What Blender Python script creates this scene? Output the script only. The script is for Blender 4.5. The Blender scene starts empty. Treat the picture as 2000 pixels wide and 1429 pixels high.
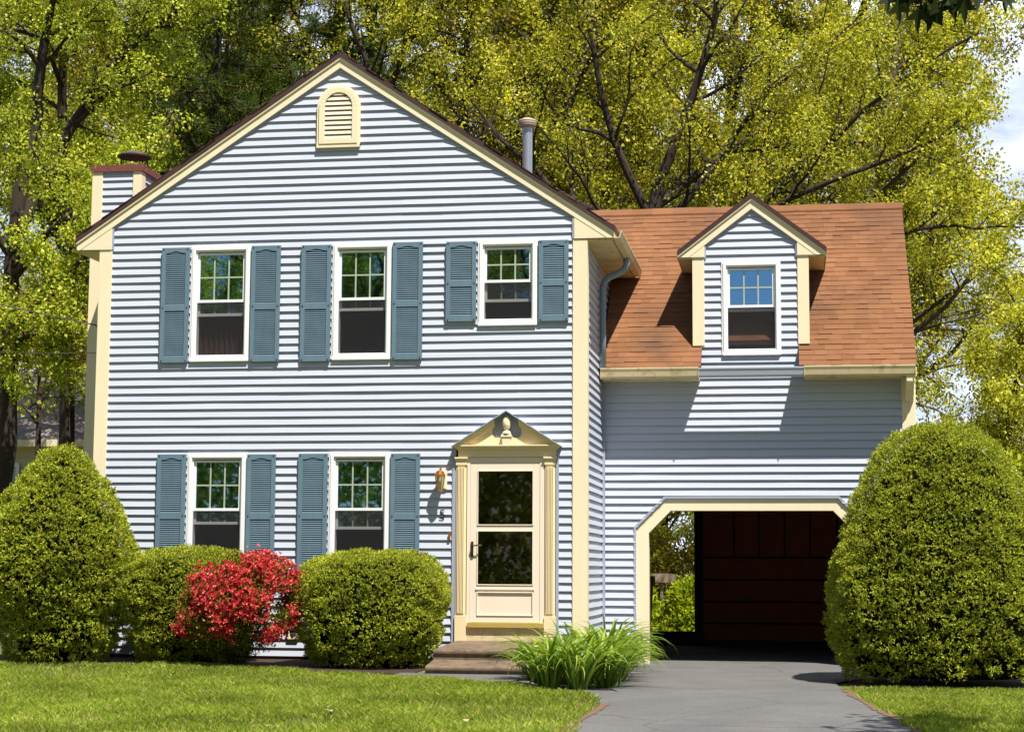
import bpy, math, random
import numpy as np
from mathutils import Vector, Matrix
SC = bpy.context.scene
COL = SC.collection
# ------------------------------------------------------------------ camera, sky, sun, exposure
cam = bpy.data.cameras.new('camera'); camo = bpy.data.objects.new('camera', cam); COL.objects.link(camo)
cam.sensor_width = 36.0; cam.lens = 62.76; cam.clip_start = 0.1; cam.clip_end = 2000
def cam_rot(p, y, r):
    cy, sy = math.cos(y), math.sin(y); cp, sp = math.cos(p), math.sin(p); cr, sr = math.cos(r), math.sin(r)
    Rz = np.array([[cy, sy, 0], [-sy, cy, 0], [0, 0, 1]]); Rp = np.array([[1, 0, 0], [0, cp, sp], [0, -sp, cp]])
    Rr = np.array([[cr, 0, sr], [0, 1, 0], [-sr, 0, cr]])
    return Rr @ Rp @ Rz
R_ = cam_rot(0.1136, 0.1584, 0.0053)
camo.matrix_world = Matrix(((R_[0][0], R_[2][0], -R_[1][0], 5.8149), (R_[0][1], R_[2][1], -R_[1][1], -21.4701),
                            (R_[0][2], R_[2][2], -R_[1][2], 1.1113), (0, 0, 0, 1)))
SC.camera = camo
SUN = Vector((0.80, -1.0, 2.45)).normalized()
wd = bpy.data.worlds.new('World'); SC.world = wd; wd.use_nodes = True
nt = wd.node_tree; nt.nodes.clear()
sky = nt.nodes.new('ShaderNodeTexSky'); sky.sky_type = 'NISHITA'; sky.sun_disc = False
sky.sun_elevation = math.asin(SUN.z); sky.sun_rotation = math.atan2(SUN.x, SUN.y)
sky.air_density = 1.0; sky.dust_density = 0.6; sky.ozone_density = 2.0
geo = nt.nodes.new('ShaderNodeTexCoord')
mp = nt.nodes.new('ShaderNodeMapping'); mp.inputs['Scale'].default_value = (3.0, 3.0, 7.0); mp.inputs['Location'].default_value = (0.3, 0.2, 0.1)
cl = nt.nodes.new('ShaderNodeTexNoise'); cl.inputs['Scale'].default_value = 1.6; cl.inputs['Detail'].default_value = 7; cl.inputs['Roughness'].default_value = 0.6
rp = nt.nodes.new('ShaderNodeValToRGB'); rp.color_ramp.elements[0].position = 0.34; rp.color_ramp.elements[1].position = 0.60
sx = nt.nodes.new('ShaderNodeSeparateXYZ')
mr = nt.nodes.new('ShaderNodeMapRange'); mr.inputs[1].default_value = -0.1; mr.inputs[2].default_value = 0.5
mul = nt.nodes.new('ShaderNodeMath'); mul.operation = 'MULTIPLY'
mx = nt.nodes.new('ShaderNodeMixRGB'); mx.inputs[2].default_value = (15.0, 16.0, 19.5, 1)
bg = nt.nodes.new('ShaderNodeBackground'); bg.inputs[1].default_value = 0.05
ow = nt.nodes.new('ShaderNodeOutputWorld')
L = nt.links.new
L(geo.outputs['Generated'], mp.inputs[0]); L(mp.outputs[0], cl.inputs['Vector']); L(cl.outputs[0], rp.inputs[0])
L(geo.outputs['Generated'], sx.inputs[0]); L(sx.outputs['Y'], mr.inputs[0])       # the cloud bank stands behind the house
L(rp.outputs[0], mul.inputs[0]); L(mr.outputs[0], mul.inputs[1]); L(mul.outputs[0], mx.inputs[0])
L(sky.outputs[0], mx.inputs[1]); L(mx.outputs[0], bg.inputs[0]); L(bg.outputs[0], ow.inputs[0])
sl = bpy.data.lights.new('sun', 'SUN'); sl.energy = 5.0; sl.angle = math.radians(0.5); sl.color = (1.0, 0.955, 0.88)
so = bpy.data.objects.new('sun', sl); COL.objects.link(so); so.location = (20, -30, 40)
so.rotation_euler = SUN.to_track_quat('Z', 'Y').to_euler()
SC.view_settings.view_transform = 'Standard'; SC.view_settings.look = 'None'
SC.view_settings.gamma = 1.0; SC.view_settings.exposure = 0.85
SC.render.engine = 'CYCLES'
SC.cycles.max_bounces = 8; SC.cycles.diffuse_bounces = 3; SC.cycles.transparent_max_bounces = 12

# ------------------------------------------------------------------ helpers
WL = {}
def link(o, parent):
    COL.objects.link(o)
    if parent is not None: o.parent = parent
def thing(name, label, cat, loc=(0, 0, 0), group=None):
    o = bpy.data.objects.new(name, None); COL.objects.link(o); o.location = loc; o.empty_display_size = 0.2
    o['label'] = label; o['category'] = cat
    if group: o['group'] = group
    WL[o] = np.array(loc, float); return o
def tag(o, label, cat, group=None):
    o['label'] = label; o['category'] = cat
    if group: o['group'] = group
    return o
def wl(o): return WL.get(o, np.zeros(3))
class MB:
    def __init__(s): s.v = []; s.f = []; s.m = []
    def add(s, vs, fs, mi=0):
        b = len(s.v); s.v += [tuple(map(float, p)) for p in vs]
        for f in fs: s.f.append([b + i for i in f]); s.m.append(mi)
    def box(s, x0, x1, y0, y1, z0, z1, mi=0):
        v = [(x0, y0, z0), (x1, y0, z0), (x1, y1, z0), (x0, y1, z0), (x0, y0, z1), (x1, y0, z1), (x1, y1, z1), (x0, y1, z1)]
        s.add(v, [(0, 3, 2, 1), (4, 5, 6, 7), (0, 1, 5, 4), (1, 2, 6, 5), (2, 3, 7, 6), (3, 0, 4, 7)], mi)
    def prism(s, poly, a, b, ax='y', mi=0):
        # poly: 2d points in the plane across axis ax; extruded from a to b along it
        n = len(poly)
        area = sum(poly[i][0] * poly[(i + 1) % n][1] - poly[(i + 1) % n][0] * poly[i][1] for i in range(n))
        if area < 0: poly = poly[::-1]
        def P(p, t): return (p[0], t, p[1]) if ax == 'y' else ((t, p[0], p[1]) if ax == 'x' else (p[0], p[1], t))
        v = [P(p, a) for p in poly] + [P(p, b) for p in poly]
        fs = [tuple(range(n)), tuple(range(2 * n - 1, n - 1, -1))] + [(i, i + n, (i + 1) % n + n, (i + 1) % n) for i in range(n)]
        if ax != 'y': fs = [f[::-1] for f in fs]
        if b < a: fs = [f[::-1] for f in fs]
        s.add(v, fs, mi)
    def ring(s, outer, inner, a, b, closed=False, mi=0):
        n = len(outer)
        for i in range(n if closed else n - 1):
            j = (i + 1) % n
            s.prism([outer[i], outer[j], inner[j], inner[i]], a, b, 'y', mi)
    def tube(s, pts, rad, n=8, cap=True, mi=0):
        pts = [Vector(p) for p in pts]; k = len(pts)
        if not hasattr(rad, '__len__'): rad = [rad] * k
        u = None; V = []
        for i in range(k):
            d = (pts[min(i + 1, k - 1)] - pts[max(i - 1, 0)]).normalized()
            if u is None: u = d.orthogonal().normalized()
            else:
                u = (u - d * u.dot(d)); u = u.normalized() if u.length > 1e-6 else d.orthogonal().normalized()
            w = d.cross(u)
            for j in range(n):
                a = 2 * math.pi * j / n
                V.append(pts[i] + (u * math.cos(a) + w * math.sin(a)) * rad[i])
        F = [(i * n + j, i * n + (j + 1) % n, (i + 1) * n + (j + 1) % n, (i + 1) * n + j) for i in range(k - 1) for j in range(n)]
        if cap: F += [tuple(range(n - 1, -1, -1)), tuple((k - 1) * n + j for j in range(n))]
        s.add(V, F, mi)
    def lathe(s, prof, c, n=16, mi=0):
        s_v = []
        for r, z in prof:
            for j in range(n):
                a = 2 * math.pi * j / n; s_v.append((c[0] + r * math.cos(a), c[1] + r * math.sin(a), c[2] + z))
        k = len(prof)
        F = [(i * n + j, i * n + (j + 1) % n, (i + 1) * n + (j + 1) % n, (i + 1) * n + j) for i in range(k - 1) for j in range(n)]
        F += [tuple(range(n - 1, -1, -1)), tuple((k - 1) * n + j for j in range(n))]
        s.add(s_v, F, mi)
    def build(s, name, mats, parent=None, smooth=False, bevel=0):
        if not isinstance(mats, (list, tuple)): mats = [mats]
        me = bpy.data.meshes.new(name); off = wl(parent) if parent is not None else np.zeros(3)
        me.from_pydata([(x - off[0], y - off[1], z - off[2]) for x, y, z in s.v], [], s.f)
        for m in mats: me.materials.append(m)
        me.polygons.foreach_set('material_index', s.m)
        if smooth: me.polygons.foreach_set('use_smooth', [True] * len(s.f))
        me.update()
        o = bpy.data.objects.new(name, me); link(o, parent); WL[o] = off
        if bevel:
            b = o.modifiers.new('bevel', 'BEVEL'); b.width = bevel; b.segments = 2; b.limit_method = 'ANGLE'; b.angle_limit = math.radians(40)
        return o
def np_mesh(name, V, F, mat, parent=None, k=4, smooth=False):
    me = bpy.data.meshes.new(name); off = wl(parent) if parent is not None else np.zeros(3)
    V = np.asarray(V, np.float32) - off.astype(np.float32); F = np.asarray(F, np.int32)
    me.vertices.add(len(V)); me.vertices.foreach_set('co', V.ravel())
    me.loops.add(F.size); me.loops.foreach_set('vertex_index', F.ravel())
    me.polygons.add(len(F)); me.polygons.foreach_set('loop_start', np.arange(0, F.size, F.shape[1], dtype=np.int32))
    if smooth: me.polygons.foreach_set('use_smooth', np.ones(len(F), bool))
    me.materials.append(mat); me.update(calc_edges=True)
    o = bpy.data.objects.new(name, me); link(o, parent); WL[o] = off
    return o
def struct(o): o['kind'] = 'structure'; return o
def stuff(o): o['kind'] = 'stuff'; return o

# ------------------------------------------------------------------ materials
class NT:
    def __init__(s, name):
        s.m = bpy.data.materials.new(name); s.m.use_nodes = True; s.t = s.m.node_tree
        s.b = s.t.nodes['Principled BSDF']; s.out = s.t.nodes['Material Output']
    def n(s, typ, **kw):
        x = s.t.nodes.new('ShaderNode' + typ)
        for k, v in kw.items(): setattr(x, k, v)
        return x
    def l(s, a, b): s.t.links.new(a, b)
def simple(name, col, rough=0.5, var=0.12, scale=6.0, bump=0.0, bscale=60, metal=0.0, spec=0.5, stretch=(1, 1, 1), stain=None, coat=0):
    t = NT(name); tc = t.n('TexCoord'); mp = t.n('Mapping'); mp.inputs['Scale'].default_value = stretch
    t.l(tc.outputs['Object'], mp.inputs[0])
    no = t.n('TexNoise'); no.inputs['Scale'].default_value = scale; no.inputs['Detail'].default_value = 6
    t.l(mp.outputs[0], no.inputs['Vector'])
    mr = t.n('MapRange'); mr.inputs[3].default_value = 1 - var; mr.inputs[4].default_value = 1 + var
    t.l(no.outputs[0], mr.inputs[0])
    mu = t.n('MixRGB', blend_type='MULTIPLY'); mu.inputs[0].default_value = 1; mu.inputs[1].default_value = (*col, 1)
    t.l(mr.outputs[0], mu.inputs[2]); last = mu.outputs[0]
    if stain:
        n2 = t.n('TexNoise'); n2.inputs['Scale'].default_value = stain[1]; n2.inputs['Detail'].default_value = 8; n2.inputs['Roughness'].default_value = 0.7
        t.l(tc.outputs['Object'], n2.inputs['Vector'])
        r2 = t.n('ValToRGB'); r2.color_ramp.elements[0].position = stain[2]; r2.color_ramp.elements[1].position = stain[3]
        t.l(n2.outputs[0], r2.inputs[0])
        m2 = t.n('MixRGB'); m2.inputs[2].default_value = (*stain[0], 1)
        t.l(r2.outputs[0], m2.inputs[0]); t.l(last, m2.inputs[1]); last = m2.outputs[0]
    t.l(last, t.b.inputs['Base Color'])
    t.b.inputs['Roughness'].default_value = rough; t.b.inputs['Metallic'].default_value = metal
    t.b.inputs['Specular IOR Level'].default_value = spec
    if coat: t.b.inputs['Coat Weight'].default_value = coat
    if bump:
        n3 = t.n('TexNoise'); n3.inputs['Scale'].default_value = bscale; n3.inputs['Detail'].default_value = 4
        t.l(mp.outputs[0], n3.inputs['Vector'])
        bp = t.n('Bump'); bp.inputs['Strength'].default_value = bump; bp.inputs['Distance'].default_value = 0.01
        t.l(n3.outputs[0], bp.inputs['Height']); t.l(bp.outputs[0], t.b.inputs['Normal'])
    return t.m
def island(name, ramp, rough=0.8, bump=0.0, bscale=200, noise=0.0, nscale=3.0, trans=0.0, tint=(1.2, 1.25, 0.5), spec=0.3, stain=None):
    # colour varies from piece to piece (leaf, blade, shingle)
    t = NT(name); g = t.n('NewGeometry'); cr = t.n('ValToRGB'); els = cr.color_ramp.elements
    els[0].position = ramp[0][0]; els[0].color = (*ramp[0][1], 1); els[1].position = ramp[-1][0]; els[1].color = (*ramp[-1][1], 1)
    for p, c in ramp[1:-1]:
        e = els.new(p); e.color = (*c, 1)
    t.l(g.outputs['Random Per Island'], cr.inputs[0]); last = cr.outputs[0]
    tc = t.n('TexCoord')
    if noise:
        no = t.n('TexNoise'); no.inputs['Scale'].default_value = nscale; no.inputs['Detail'].default_value = 5
        t.l(tc.outputs['Object'], no.inputs['Vector'])
        mr = t.n('MapRange'); mr.inputs[1].default_value = 0.3; mr.inputs[2].default_value = 0.7; mr.inputs[3].default_value = 1 - noise; mr.inputs[4].default_value = 1 + noise
        t.l(no.outputs[0], mr.inputs[0])
        mu = t.n('MixRGB', blend_type='MULTIPLY'); mu.inputs[0].default_value = 1
        t.l(last, mu.inputs[1]); t.l(mr.outputs[0], mu.inputs[2]); last = mu.outputs[0]
    if stain:
        n2 = t.n('TexNoise'); n2.inputs['Scale'].default_value = stain[1]; n2.inputs['Detail'].default_value = 6
        t.l(tc.outputs['Object'], n2.inputs['Vector'])
        r2 = t.n('ValToRGB'); r2.color_ramp.elements[0].position = stain[2]; r2.color_ramp.elements[1].position = stain[3]
        t.l(n2.outputs[0], r2.inputs[0])
        m2 = t.n('MixRGB'); m2.inputs[2].default_value = (*stain[0], 1)
        t.l(r2.outputs[0], m2.inputs[0]); t.l(last, m2.inputs[1]); last = m2.outputs[0]
    t.l(last, t.b.inputs['Base Color']); t.b.inputs['Roughness'].default_value = rough
    t.b.inputs['Specular IOR Level'].default_value = spec
    if bump:
        n3 = t.n('TexNoise'); n3.inputs['Scale'].default_value = bscale
        t.l(tc.outputs['Object'], n3.inputs['Vector'])
        bp = t.n('Bump'); bp.inputs['Strength'].default_value = bump; bp.inputs['Distance'].default_value = 0.01
        t.l(n3.outputs[0], bp.inputs['Height']); t.l(bp.outputs[0], t.b.inputs['Normal'])
    if trans:
        tr = t.n('BsdfTranslucent'); mu = t.n('MixRGB', blend_type='MULTIPLY'); mu.inputs[0].default_value = 1; mu.inputs[2].default_value = (*tint, 1)
        t.l(last, mu.inputs[1]); t.l(mu.outputs[0], tr.inputs[0])
        ms = t.n('MixShader'); ms.inputs[0].default_value = trans
        t.l(t.b.outputs[0], ms.inputs[1]); t.l(tr.outputs[0], ms.inputs[2]); t.l(ms.outputs[0], t.out.inputs[0])
    return t.m
M = {}
M['siding'] = simple('siding', (0.475, 0.50, 0.575), 0.42, 0.05, 1.5, 0.06, 40, stretch=(1, 1, 12), spec=0.4)
M['siding_wing'] = simple('siding_wing', (0.475, 0.50, 0.575), 0.42, 0.05, 1.5, 0.06, 40, stretch=(1, 1, 12), spec=0.4)
M['channel'] = simple('vinyl_channel', (0.33, 0.355, 0.44), 0.45, 0.06)
M['cream'] = simple('cream_trim', (0.80, 0.69, 0.465), 0.5, 0.05, 2.0, 0.05, 30, stretch=(3, 3, 0.6))
M['cream_stained_shaded'] = simple('stained_shaded_cream', (0.66, 0.54, 0.31), 0.55, 0.12, 3.0, stain=((0.22, 0.17, 0.07), 5.0, 0.52, 0.75))  # stained cream; shading of the slanted gutter faces is put into the tone
M['yellow'] = simple('door_surround_paint', (0.80, 0.655, 0.39), 0.5, 0.06, 3.0, 0.05, 40)
M['white'] = simple('white_vinyl', (0.80, 0.80, 0.80), 0.35, 0.03, 3.0)
M['grille'] = simple('window_grille', (0.36, 0.42, 0.30), 0.5, 0.05)  # cream bars; the dimming and green cast of the glass are put into the colour
M['door'] = simple('storm_door_paint', (0.80, 0.68, 0.54), 0.4, 0.04, 3.0)
M['sill'] = simple('sill_paint', (0.42, 0.30, 0.08), 0.45, 0.15, 8.0)
M['shutter'] = simple('shutter_vinyl', (0.118, 0.188, 0.24), 0.5, 0.15, 4.0, 0.15, 90, stretch=(4, 4, 1))
M['roof_edge'] = simple('roof_edge', (0.055, 0.022, 0.020), 0.9, 0.35, 20.0, 0.4, 80)
M['dark'] = simple('dark_interior', (0.05, 0.042, 0.036), 0.9, 0.2)
M['curtain'] = simple('curtain_cloth', (0.05, 0.022, 0.016), 0.9, 0.3, 30.0, stretch=(4, 4, 0.3))
M['blind'] = simple('blind_slat', (0.16, 0.16, 0.09), 0.6, 0.1)  # pale slats; indoor shade and pane reflections are put into this olive
M['metal'] = simple('galvanised_metal', (0.42, 0.44, 0.48), 0.38, 0.12, 14.0, metal=0.7)
M['pipe'] = simple('downspout_paint', (0.22, 0.27, 0.34), 0.4, 0.08)
M['rust'] = simple('rusty_flashing', (0.16, 0.045, 0.035), 0.8, 0.4, 14.0, stain=((0.45, 0.36, 0.3), 16.0, 0.62, 0.66))
M['rust_dark'] = simple('rusty_cap', (0.07, 0.055, 0.05), 0.7, 0.4, 12.0, metal=0.3, stain=((0.25, 0.09, 0.03), 9.0, 0.55, 0.7))
M['brass'] = simple('brass', (0.75, 0.30, 0.10), 0.28, 0.2, 20.0, metal=0.9)
M['bronze'] = simple('bronze', (0.10, 0.075, 0.04), 0.35, 0.2, 20.0, metal=0.8)
M['black'] = simple('black_plastic', (0.012, 0.012, 0.014), 0.45, 0.1)
M['brown_panel'] = simple('brown_panel', (0.22, 0.045, 0.024), 0.75, 0.3, 5.0)
M['brown_dark'] = simple('dark_batten', (0.022, 0.010, 0.008), 0.8, 0.2)
M['concrete'] = simple('aggregate_concrete', (0.19, 0.135, 0.09), 0.95, 0.5, 90.0, 0.9, 160, spec=0.2, stain=((0.07, 0.05, 0.035), 5.0, 0.45, 0.7))
M['found'] = simple('foundation', (0.12, 0.06, 0.045), 0.95, 0.3, 8.0, 0.3)
M['slab'] = simple('garage_slab', (0.17, 0.16, 0.145), 0.85, 0.15, 3.0, 0.15, 60)
M['timber'] = simple('weathered_timber', (0.36, 0.27, 0.19), 0.85, 0.25, 6.0, 0.3, 40, stretch=(1, 8, 8))
M['nroof'] = simple('grey_shingle', (0.20, 0.165, 0.15), 0.9, 0.3, 30.0, 0.3, stretch=(1, 5, 5))
M['nwall'] = simple('pale_siding', (0.55, 0.50, 0.36), 0.6, 0.08)
M['cable'] = simple('cable', (0.02, 0.02, 0.02), 0.5)
M['bark'] = simple('bark', (0.034, 0.022, 0.015), 0.95, 0.45, 9.0, 0.8, 30, stretch=(3, 3, 0.6))
M['bark_grey'] = simple('bark_grey', (0.06, 0.044, 0.032), 0.95, 0.45, 9.0, 0.8, 30, stretch=(3, 3, 0.6))
M['lamp_glass'] = None
# glass: partly mirror, partly see-through
def glass(name, tint, base, spread, mirror=(1, 1, 1)):
    t = NT(name); tr = t.n('BsdfTransparent'); tr.inputs[0].default_value = (*tint, 1)
    gl = t.n('BsdfGlossy'); gl.inputs['Color'].default_value = (*mirror, 1); gl.inputs['Roughness'].default_value = 0.015
    fr = t.n('LayerWeight'); fr.inputs[0].default_value = 0.5
    mr = t.n('MapRange'); mr.inputs[3].default_value = base; mr.inputs[4].default_value = 1.0
    t.l(fr.outputs['Fresnel'], mr.inputs[0])
    no = t.n('TexNoise'); no.inputs['Scale'].default_value = 1.4; tc = t.n('TexCoord'); t.l(tc.outputs['Object'], no.inputs['Vector'])
    bp = t.n('Bump'); bp.inputs['Strength'].default_value = spread; bp.inputs['Distance'].default_value = 0.004
    t.l(no.outputs[0], bp.inputs['Height']); t.l(bp.outputs[0], gl.inputs['Normal'])
    ms = t.n('MixShader'); t.l(mr.outputs[0], ms.inputs[0]); t.l(tr.outputs[0], ms.inputs[1]); t.l(gl.outputs[0], ms.inputs[2]); t.l(ms.outputs[0], t.out.inputs[0])
    return t.m
M['glass'] = glass('window_glass', (0.72, 0.78, 0.74), 0.52, 0.10, (0.38, 0.68, 1.0))
M['glass_dim'] = glass('storm_door_glass', (0.6, 0.6, 0.6), -0.01, 0.1)
M['lamp_glass'] = glass('lantern_glass', (0.85, 0.83, 0.7), 0.25, 0.2)
t = NT('insect_screen'); t.b.inputs['Base Color'].default_value = (0.015, 0.014, 0.016, 1); t.b.inputs['Roughness'].default_value = 0.8; t.b.inputs['Alpha'].default_value = 0.5; M['screen'] = t.m
M['shingle'] = island('roof_shingle', [(0.0, (0.185, 0.080, 0.034)), (0.4, (0.212, 0.093, 0.039)), (0.85, (0.235, 0.105, 0.046)), (1.0, (0.195, 0.086, 0.042))], 0.95, 0.8, 140, 0.14, 1.2,
                      stain=((0.085, 0.05, 0.035), 0.9, 0.56, 0.86))
# foliage
M['leaf_spring'] = island('spring_leaf', [(0, (0.13, 0.16, 0.014)), (0.3, (0.30, 0.31, 0.025)), (0.7, (0.52, 0.50, 0.045)), (0.92, (0.68, 0.62, 0.10)), (1, (0.50, 0.32, 0.06))], 0.5, noise=0.35, nscale=0.8, trans=0.42, spec=0.15)
M['leaf_maple'] = island('maple_leaf', [(0, (0.12, 0.17, 0.016)), (0.4, (0.32, 0.37, 0.03)), (0.8, (0.52, 0.54, 0.06)), (1, (0.68, 0.64, 0.12))], 0.45, noise=0.35, nscale=0.8, trans=0.40, spec=0.15)
M['leaf_yellow'] = island('yellow_leaf', [(0, (0.24, 0.25, 0.025)), (0.5, (0.46, 0.46, 0.045)), (1, (0.66, 0.60, 0.10))], 0.5, noise=0.3, nscale=0.8, trans=0.42, spec=0.15)
M['leaf_olive'] = island('olive_leaf', [(0, (0.10, 0.11, 0.012)), (0.6, (0.23, 0.21, 0.022)), (1, (0.38, 0.26, 0.035))], 0.6, noise=0.3, nscale=0.6, trans=0.4, spec=0.08)
M['leaf_rust'] = island('rust_leaf', [(0, (0.288, 0.108, 0.022)), (0.5, (0.432, 0.180, 0.036)), (1, (0.360, 0.288, 0.036))], 0.6, noise=0.3, nscale=0.6, trans=0.4, spec=0.12)
M['leaf_shaded'] = island('shaded_maple_leaf', [(0, (0.010, 0.018, 0.003)), (1, (0.022, 0.033, 0.005))], 0.45, trans=0.12, spec=0.12)  # backlit shade on the leaf undersides is put into this colour
M['leaf_purple'] = island('purple_leaf', [(0, (0.112, 0.026, 0.019)), (0.5, (0.224, 0.056, 0.032)), (1, (0.192, 0.160, 0.032))], 0.5, trans=0.35, tint=(1.3, 0.6, 0.5), spec=0.12)
M['needle'] = island('pine_needle', [(0, (0.035, 0.064, 0.007)), (0.6, (0.072, 0.112, 0.012)), (1, (0.128, 0.160, 0.018))], 0.6, trans=0.15, spec=0.12)
M['yew'] = island('yew_needle', [(0, (0.12, 0.175, 0.014)), (0.5, (0.33, 0.395, 0.03)), (0.85, (0.54, 0.55, 0.06)), (1, (0.55, 0.40, 0.06))], 0.5, noise=0.25, nscale=3.0, trans=0.15, spec=0.15)
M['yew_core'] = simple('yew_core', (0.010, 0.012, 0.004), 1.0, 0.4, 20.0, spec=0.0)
M['shrub_leaf'] = island('shrub_leaf', [(0, (0.170, 0.238, 0.011)), (0.6, (0.306, 0.374, 0.019)), (1, (0.442, 0.425, 0.028))], 0.5, trans=0.35, spec=0.12)
M['azalea_leaf'] = island('azalea_leaf', [(0, (0.045, 0.075, 0.007)), (0.7, (0.120, 0.150, 0.010)), (1, (0.300, 0.285, 0.025))], 0.45, trans=0.25, spec=0.12)
M['flower'] = island('azalea_petal', [(0, (0.42, 0.020, 0.030)), (0.5, (0.62, 0.055, 0.060)), (0.85, (0.74, 0.12, 0.11)), (1, (0.84, 0.28, 0.23))], 0.5, trans=0.3, tint=(1.2, 0.7, 0.7), spec=0.12)
M['lily'] = island('daylily_leaf', [(0, (0.07, 0.14, 0.012)), (0.5, (0.17, 0.27, 0.025)), (1, (0.36, 0.43, 0.07))], 0.35, trans=0.3, spec=0.3)
M['grass'] = island('grass_blade', [(0, (0.13, 0.20, 0.018)), (0.5, (0.25, 0.33, 0.03)), (0.82, (0.37, 0.42, 0.06)), (1, (0.58, 0.50, 0.18))], 0.6, noise=0.32, nscale=0.9, trans=0.35, spec=0.12)

# ------------------------------------------------------------------ ground
def sm(t): t = max(0.0, min(1.0, t)); return t * t * (3 - 2 * t)
def gz(x, y):
    z = 0.02 * max(y, -22.0) if y < 0 else 0.0
    w = sm((x - 2.9) / 0.5) * sm((y + 5.0) / 5.0) * (1 - sm((y - 6.0) / 4.0))
    z -= 0.11 * w
    if y > 8: z += 0.015 * min(y - 8, 30)
    return z
def sheet(name, xs, ys, mat, dz, fx=None):
    V = []; F = []; nx = len(xs)
    for y in ys:
        for x in xs:
            X = fx(x, y) if fx else x
            V.append((X, y, gz(X, y) + dz))
    for j in range(len(ys) - 1):
        for i in range(nx - 1):
            F.append((j * nx + i, j * nx + i + 1, (j + 1) * nx + i + 1, (j + 1) * nx + i))
    m = MB(); m.add(V, F); return m.build(name, mat, None, smooth=True)
t = NT('ground_soil'); tc = t.n('TexCoord'); n1 = t.n('TexNoise'); n1.inputs['Scale'].default_value = 1.3; n1.inputs['Detail'].default_value = 8
n2 = t.n('TexNoise'); n2.inputs['Scale'].default_value = 45; n2.inputs['Detail'].default_value = 4
t.l(tc.outputs['Object'], n1.inputs['Vector']); t.l(tc.outputs['Object'], n2.inputs['Vector'])
r = t.n('ValToRGB'); r.color_ramp.elements[0].position = 0.35; r.color_ramp.elements[0].color = (0.055, 0.075, 0.010, 1); r.color_ramp.elements[1].position = 0.7; r.color_ramp.elements[1].color = (0.15, 0.135, 0.03, 1)
mx_ = t.n('MixRGB'); mx_.inputs[0].default_value = 0.5; t.l(n1.outputs[0], mx_.inputs[1]); t.l(n2.outputs[0], mx_.inputs[2]); t.l(mx_.outputs[0], r.inputs[0])
t.l(r.outputs[0], t.b.inputs['Base Color']); t.b.inputs['Roughness'].default_value = 1.0; M['soil'] = t.m
def axis(lo, hi, flo, fhi, st):
    a = list(np.arange(flo, fhi + 1e-6, st)); g = st; x = flo; pre = []
    while x > lo: g *= 1.35; x -= g; pre.append(x)
    g = st; x = a[-1]; post = []
    while x < hi: g *= 1.35; x += g; post.append(x)
    return pre[::-1] + a + post
struct(sheet('ground', axis(-400, 400, -8, 14, 0.25), axis(-400, 400, -22, 14, 0.25), M['soil'], 0.0))
# driveway: asphalt from the road to the garage opening
def dl(y): return 4.03 + 0.06 * math.sin(y * 0.9) + (0.0 if y < -3.7 else -0.36 * sm((y + 3.7) / 1.5))
def dr(y): return 6.22 + (0.11 * max(0, -y - 2.8) if y < -2.8 else 0.0) + 0.03 * math.sin(y * 1.7) + 0.5 * sm((y + 1.5) / 1.5)
M['asphalt'] = simple('asphalt', (0.112, 0.108, 0.105), 0.92, 0.16, 0.9, 0.5, 220, spec=0.2, stain=((0.145, 0.14, 0.13), 1.1, 0.45, 0.75))
def asphalt_detail(m):
    nt_ = m.node_tree; b = nt_.nodes['Principled BSDF']; lk = b.inputs['Base Color'].links[0].from_socket; tc = nt_.nodes.new('ShaderNodeTexCoord')
    v = nt_.nodes.new('ShaderNodeTexVoronoi'); v.inputs['Scale'].default_value = 110; nt_.links.new(tc.outputs['Object'], v.inputs['Vector'])
    mr = nt_.nodes.new('ShaderNodeMapRange'); mr.inputs[1].default_value = 0.0; mr.inputs[2].default_value = 1.0; mr.inputs[3].default_value = 0.72; mr.inputs[4].default_value = 1.28
    nt_.links.new(v.outputs['Color'], mr.inputs[0])
    mu = nt_.nodes.new('ShaderNodeMixRGB'); mu.blend_type = 'MULTIPLY'; mu.inputs[0].default_value = 1; nt_.links.new(lk, mu.inputs[1]); nt_.links.new(mr.outputs[0], mu.inputs[2])
    ns = nt_.nodes.new('ShaderNodeTexNoise'); ns.inputs['Scale'].default_value = 1.3; ns.inputs['Detail'].default_value = 6; nt_.links.new(tc.outputs['Object'], ns.inputs['Vector'])
    mx2 = nt_.nodes.new('ShaderNodeMixRGB'); mx2.inputs[0].default_value = 0.22; nt_.links.new(tc.outputs['Object'], mx2.inputs[1]); nt_.links.new(ns.outputs['Color'], mx2.inputs[2])
    v2 = nt_.nodes.new('ShaderNodeTexVoronoi'); v2.feature = 'DISTANCE_TO_EDGE'; v2.inputs['Scale'].default_value = 0.55; nt_.links.new(mx2.outputs[0], v2.inputs['Vector'])
    cr = nt_.nodes.new('ShaderNodeValToRGB'); cr.color_ramp.elements[0].position = 0.0; cr.color_ramp.elements[0].color = (0.45, 0.43, 0.42, 1); cr.color_ramp.elements[1].position = 0.006; cr.color_ramp.elements[1].color = (1, 1, 1, 1)
    nt_.links.new(v2.outputs['Distance'], cr.inputs[0])
    m3 = nt_.nodes.new('ShaderNodeMixRGB'); m3.blend_type = 'MULTIPLY'; m3.inputs[0].default_value = 0.7; nt_.links.new(mu.outputs[0], m3.inputs[1]); nt_.links.new(cr.outputs[0], m3.inputs[2])
    nt_.links.new(m3.outputs[0], b.inputs['Base Color'])
asphalt_detail(M['asphalt'])
xs_ = [i / 16 for i in range(17)]
struct(sheet('driveway', xs_, list(np.arange(-22.4, 1.95, 0.2)), M['asphalt'], 0.02, lambda u, y: dl(y) * (1 - u) + dr(y) * u))
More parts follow.
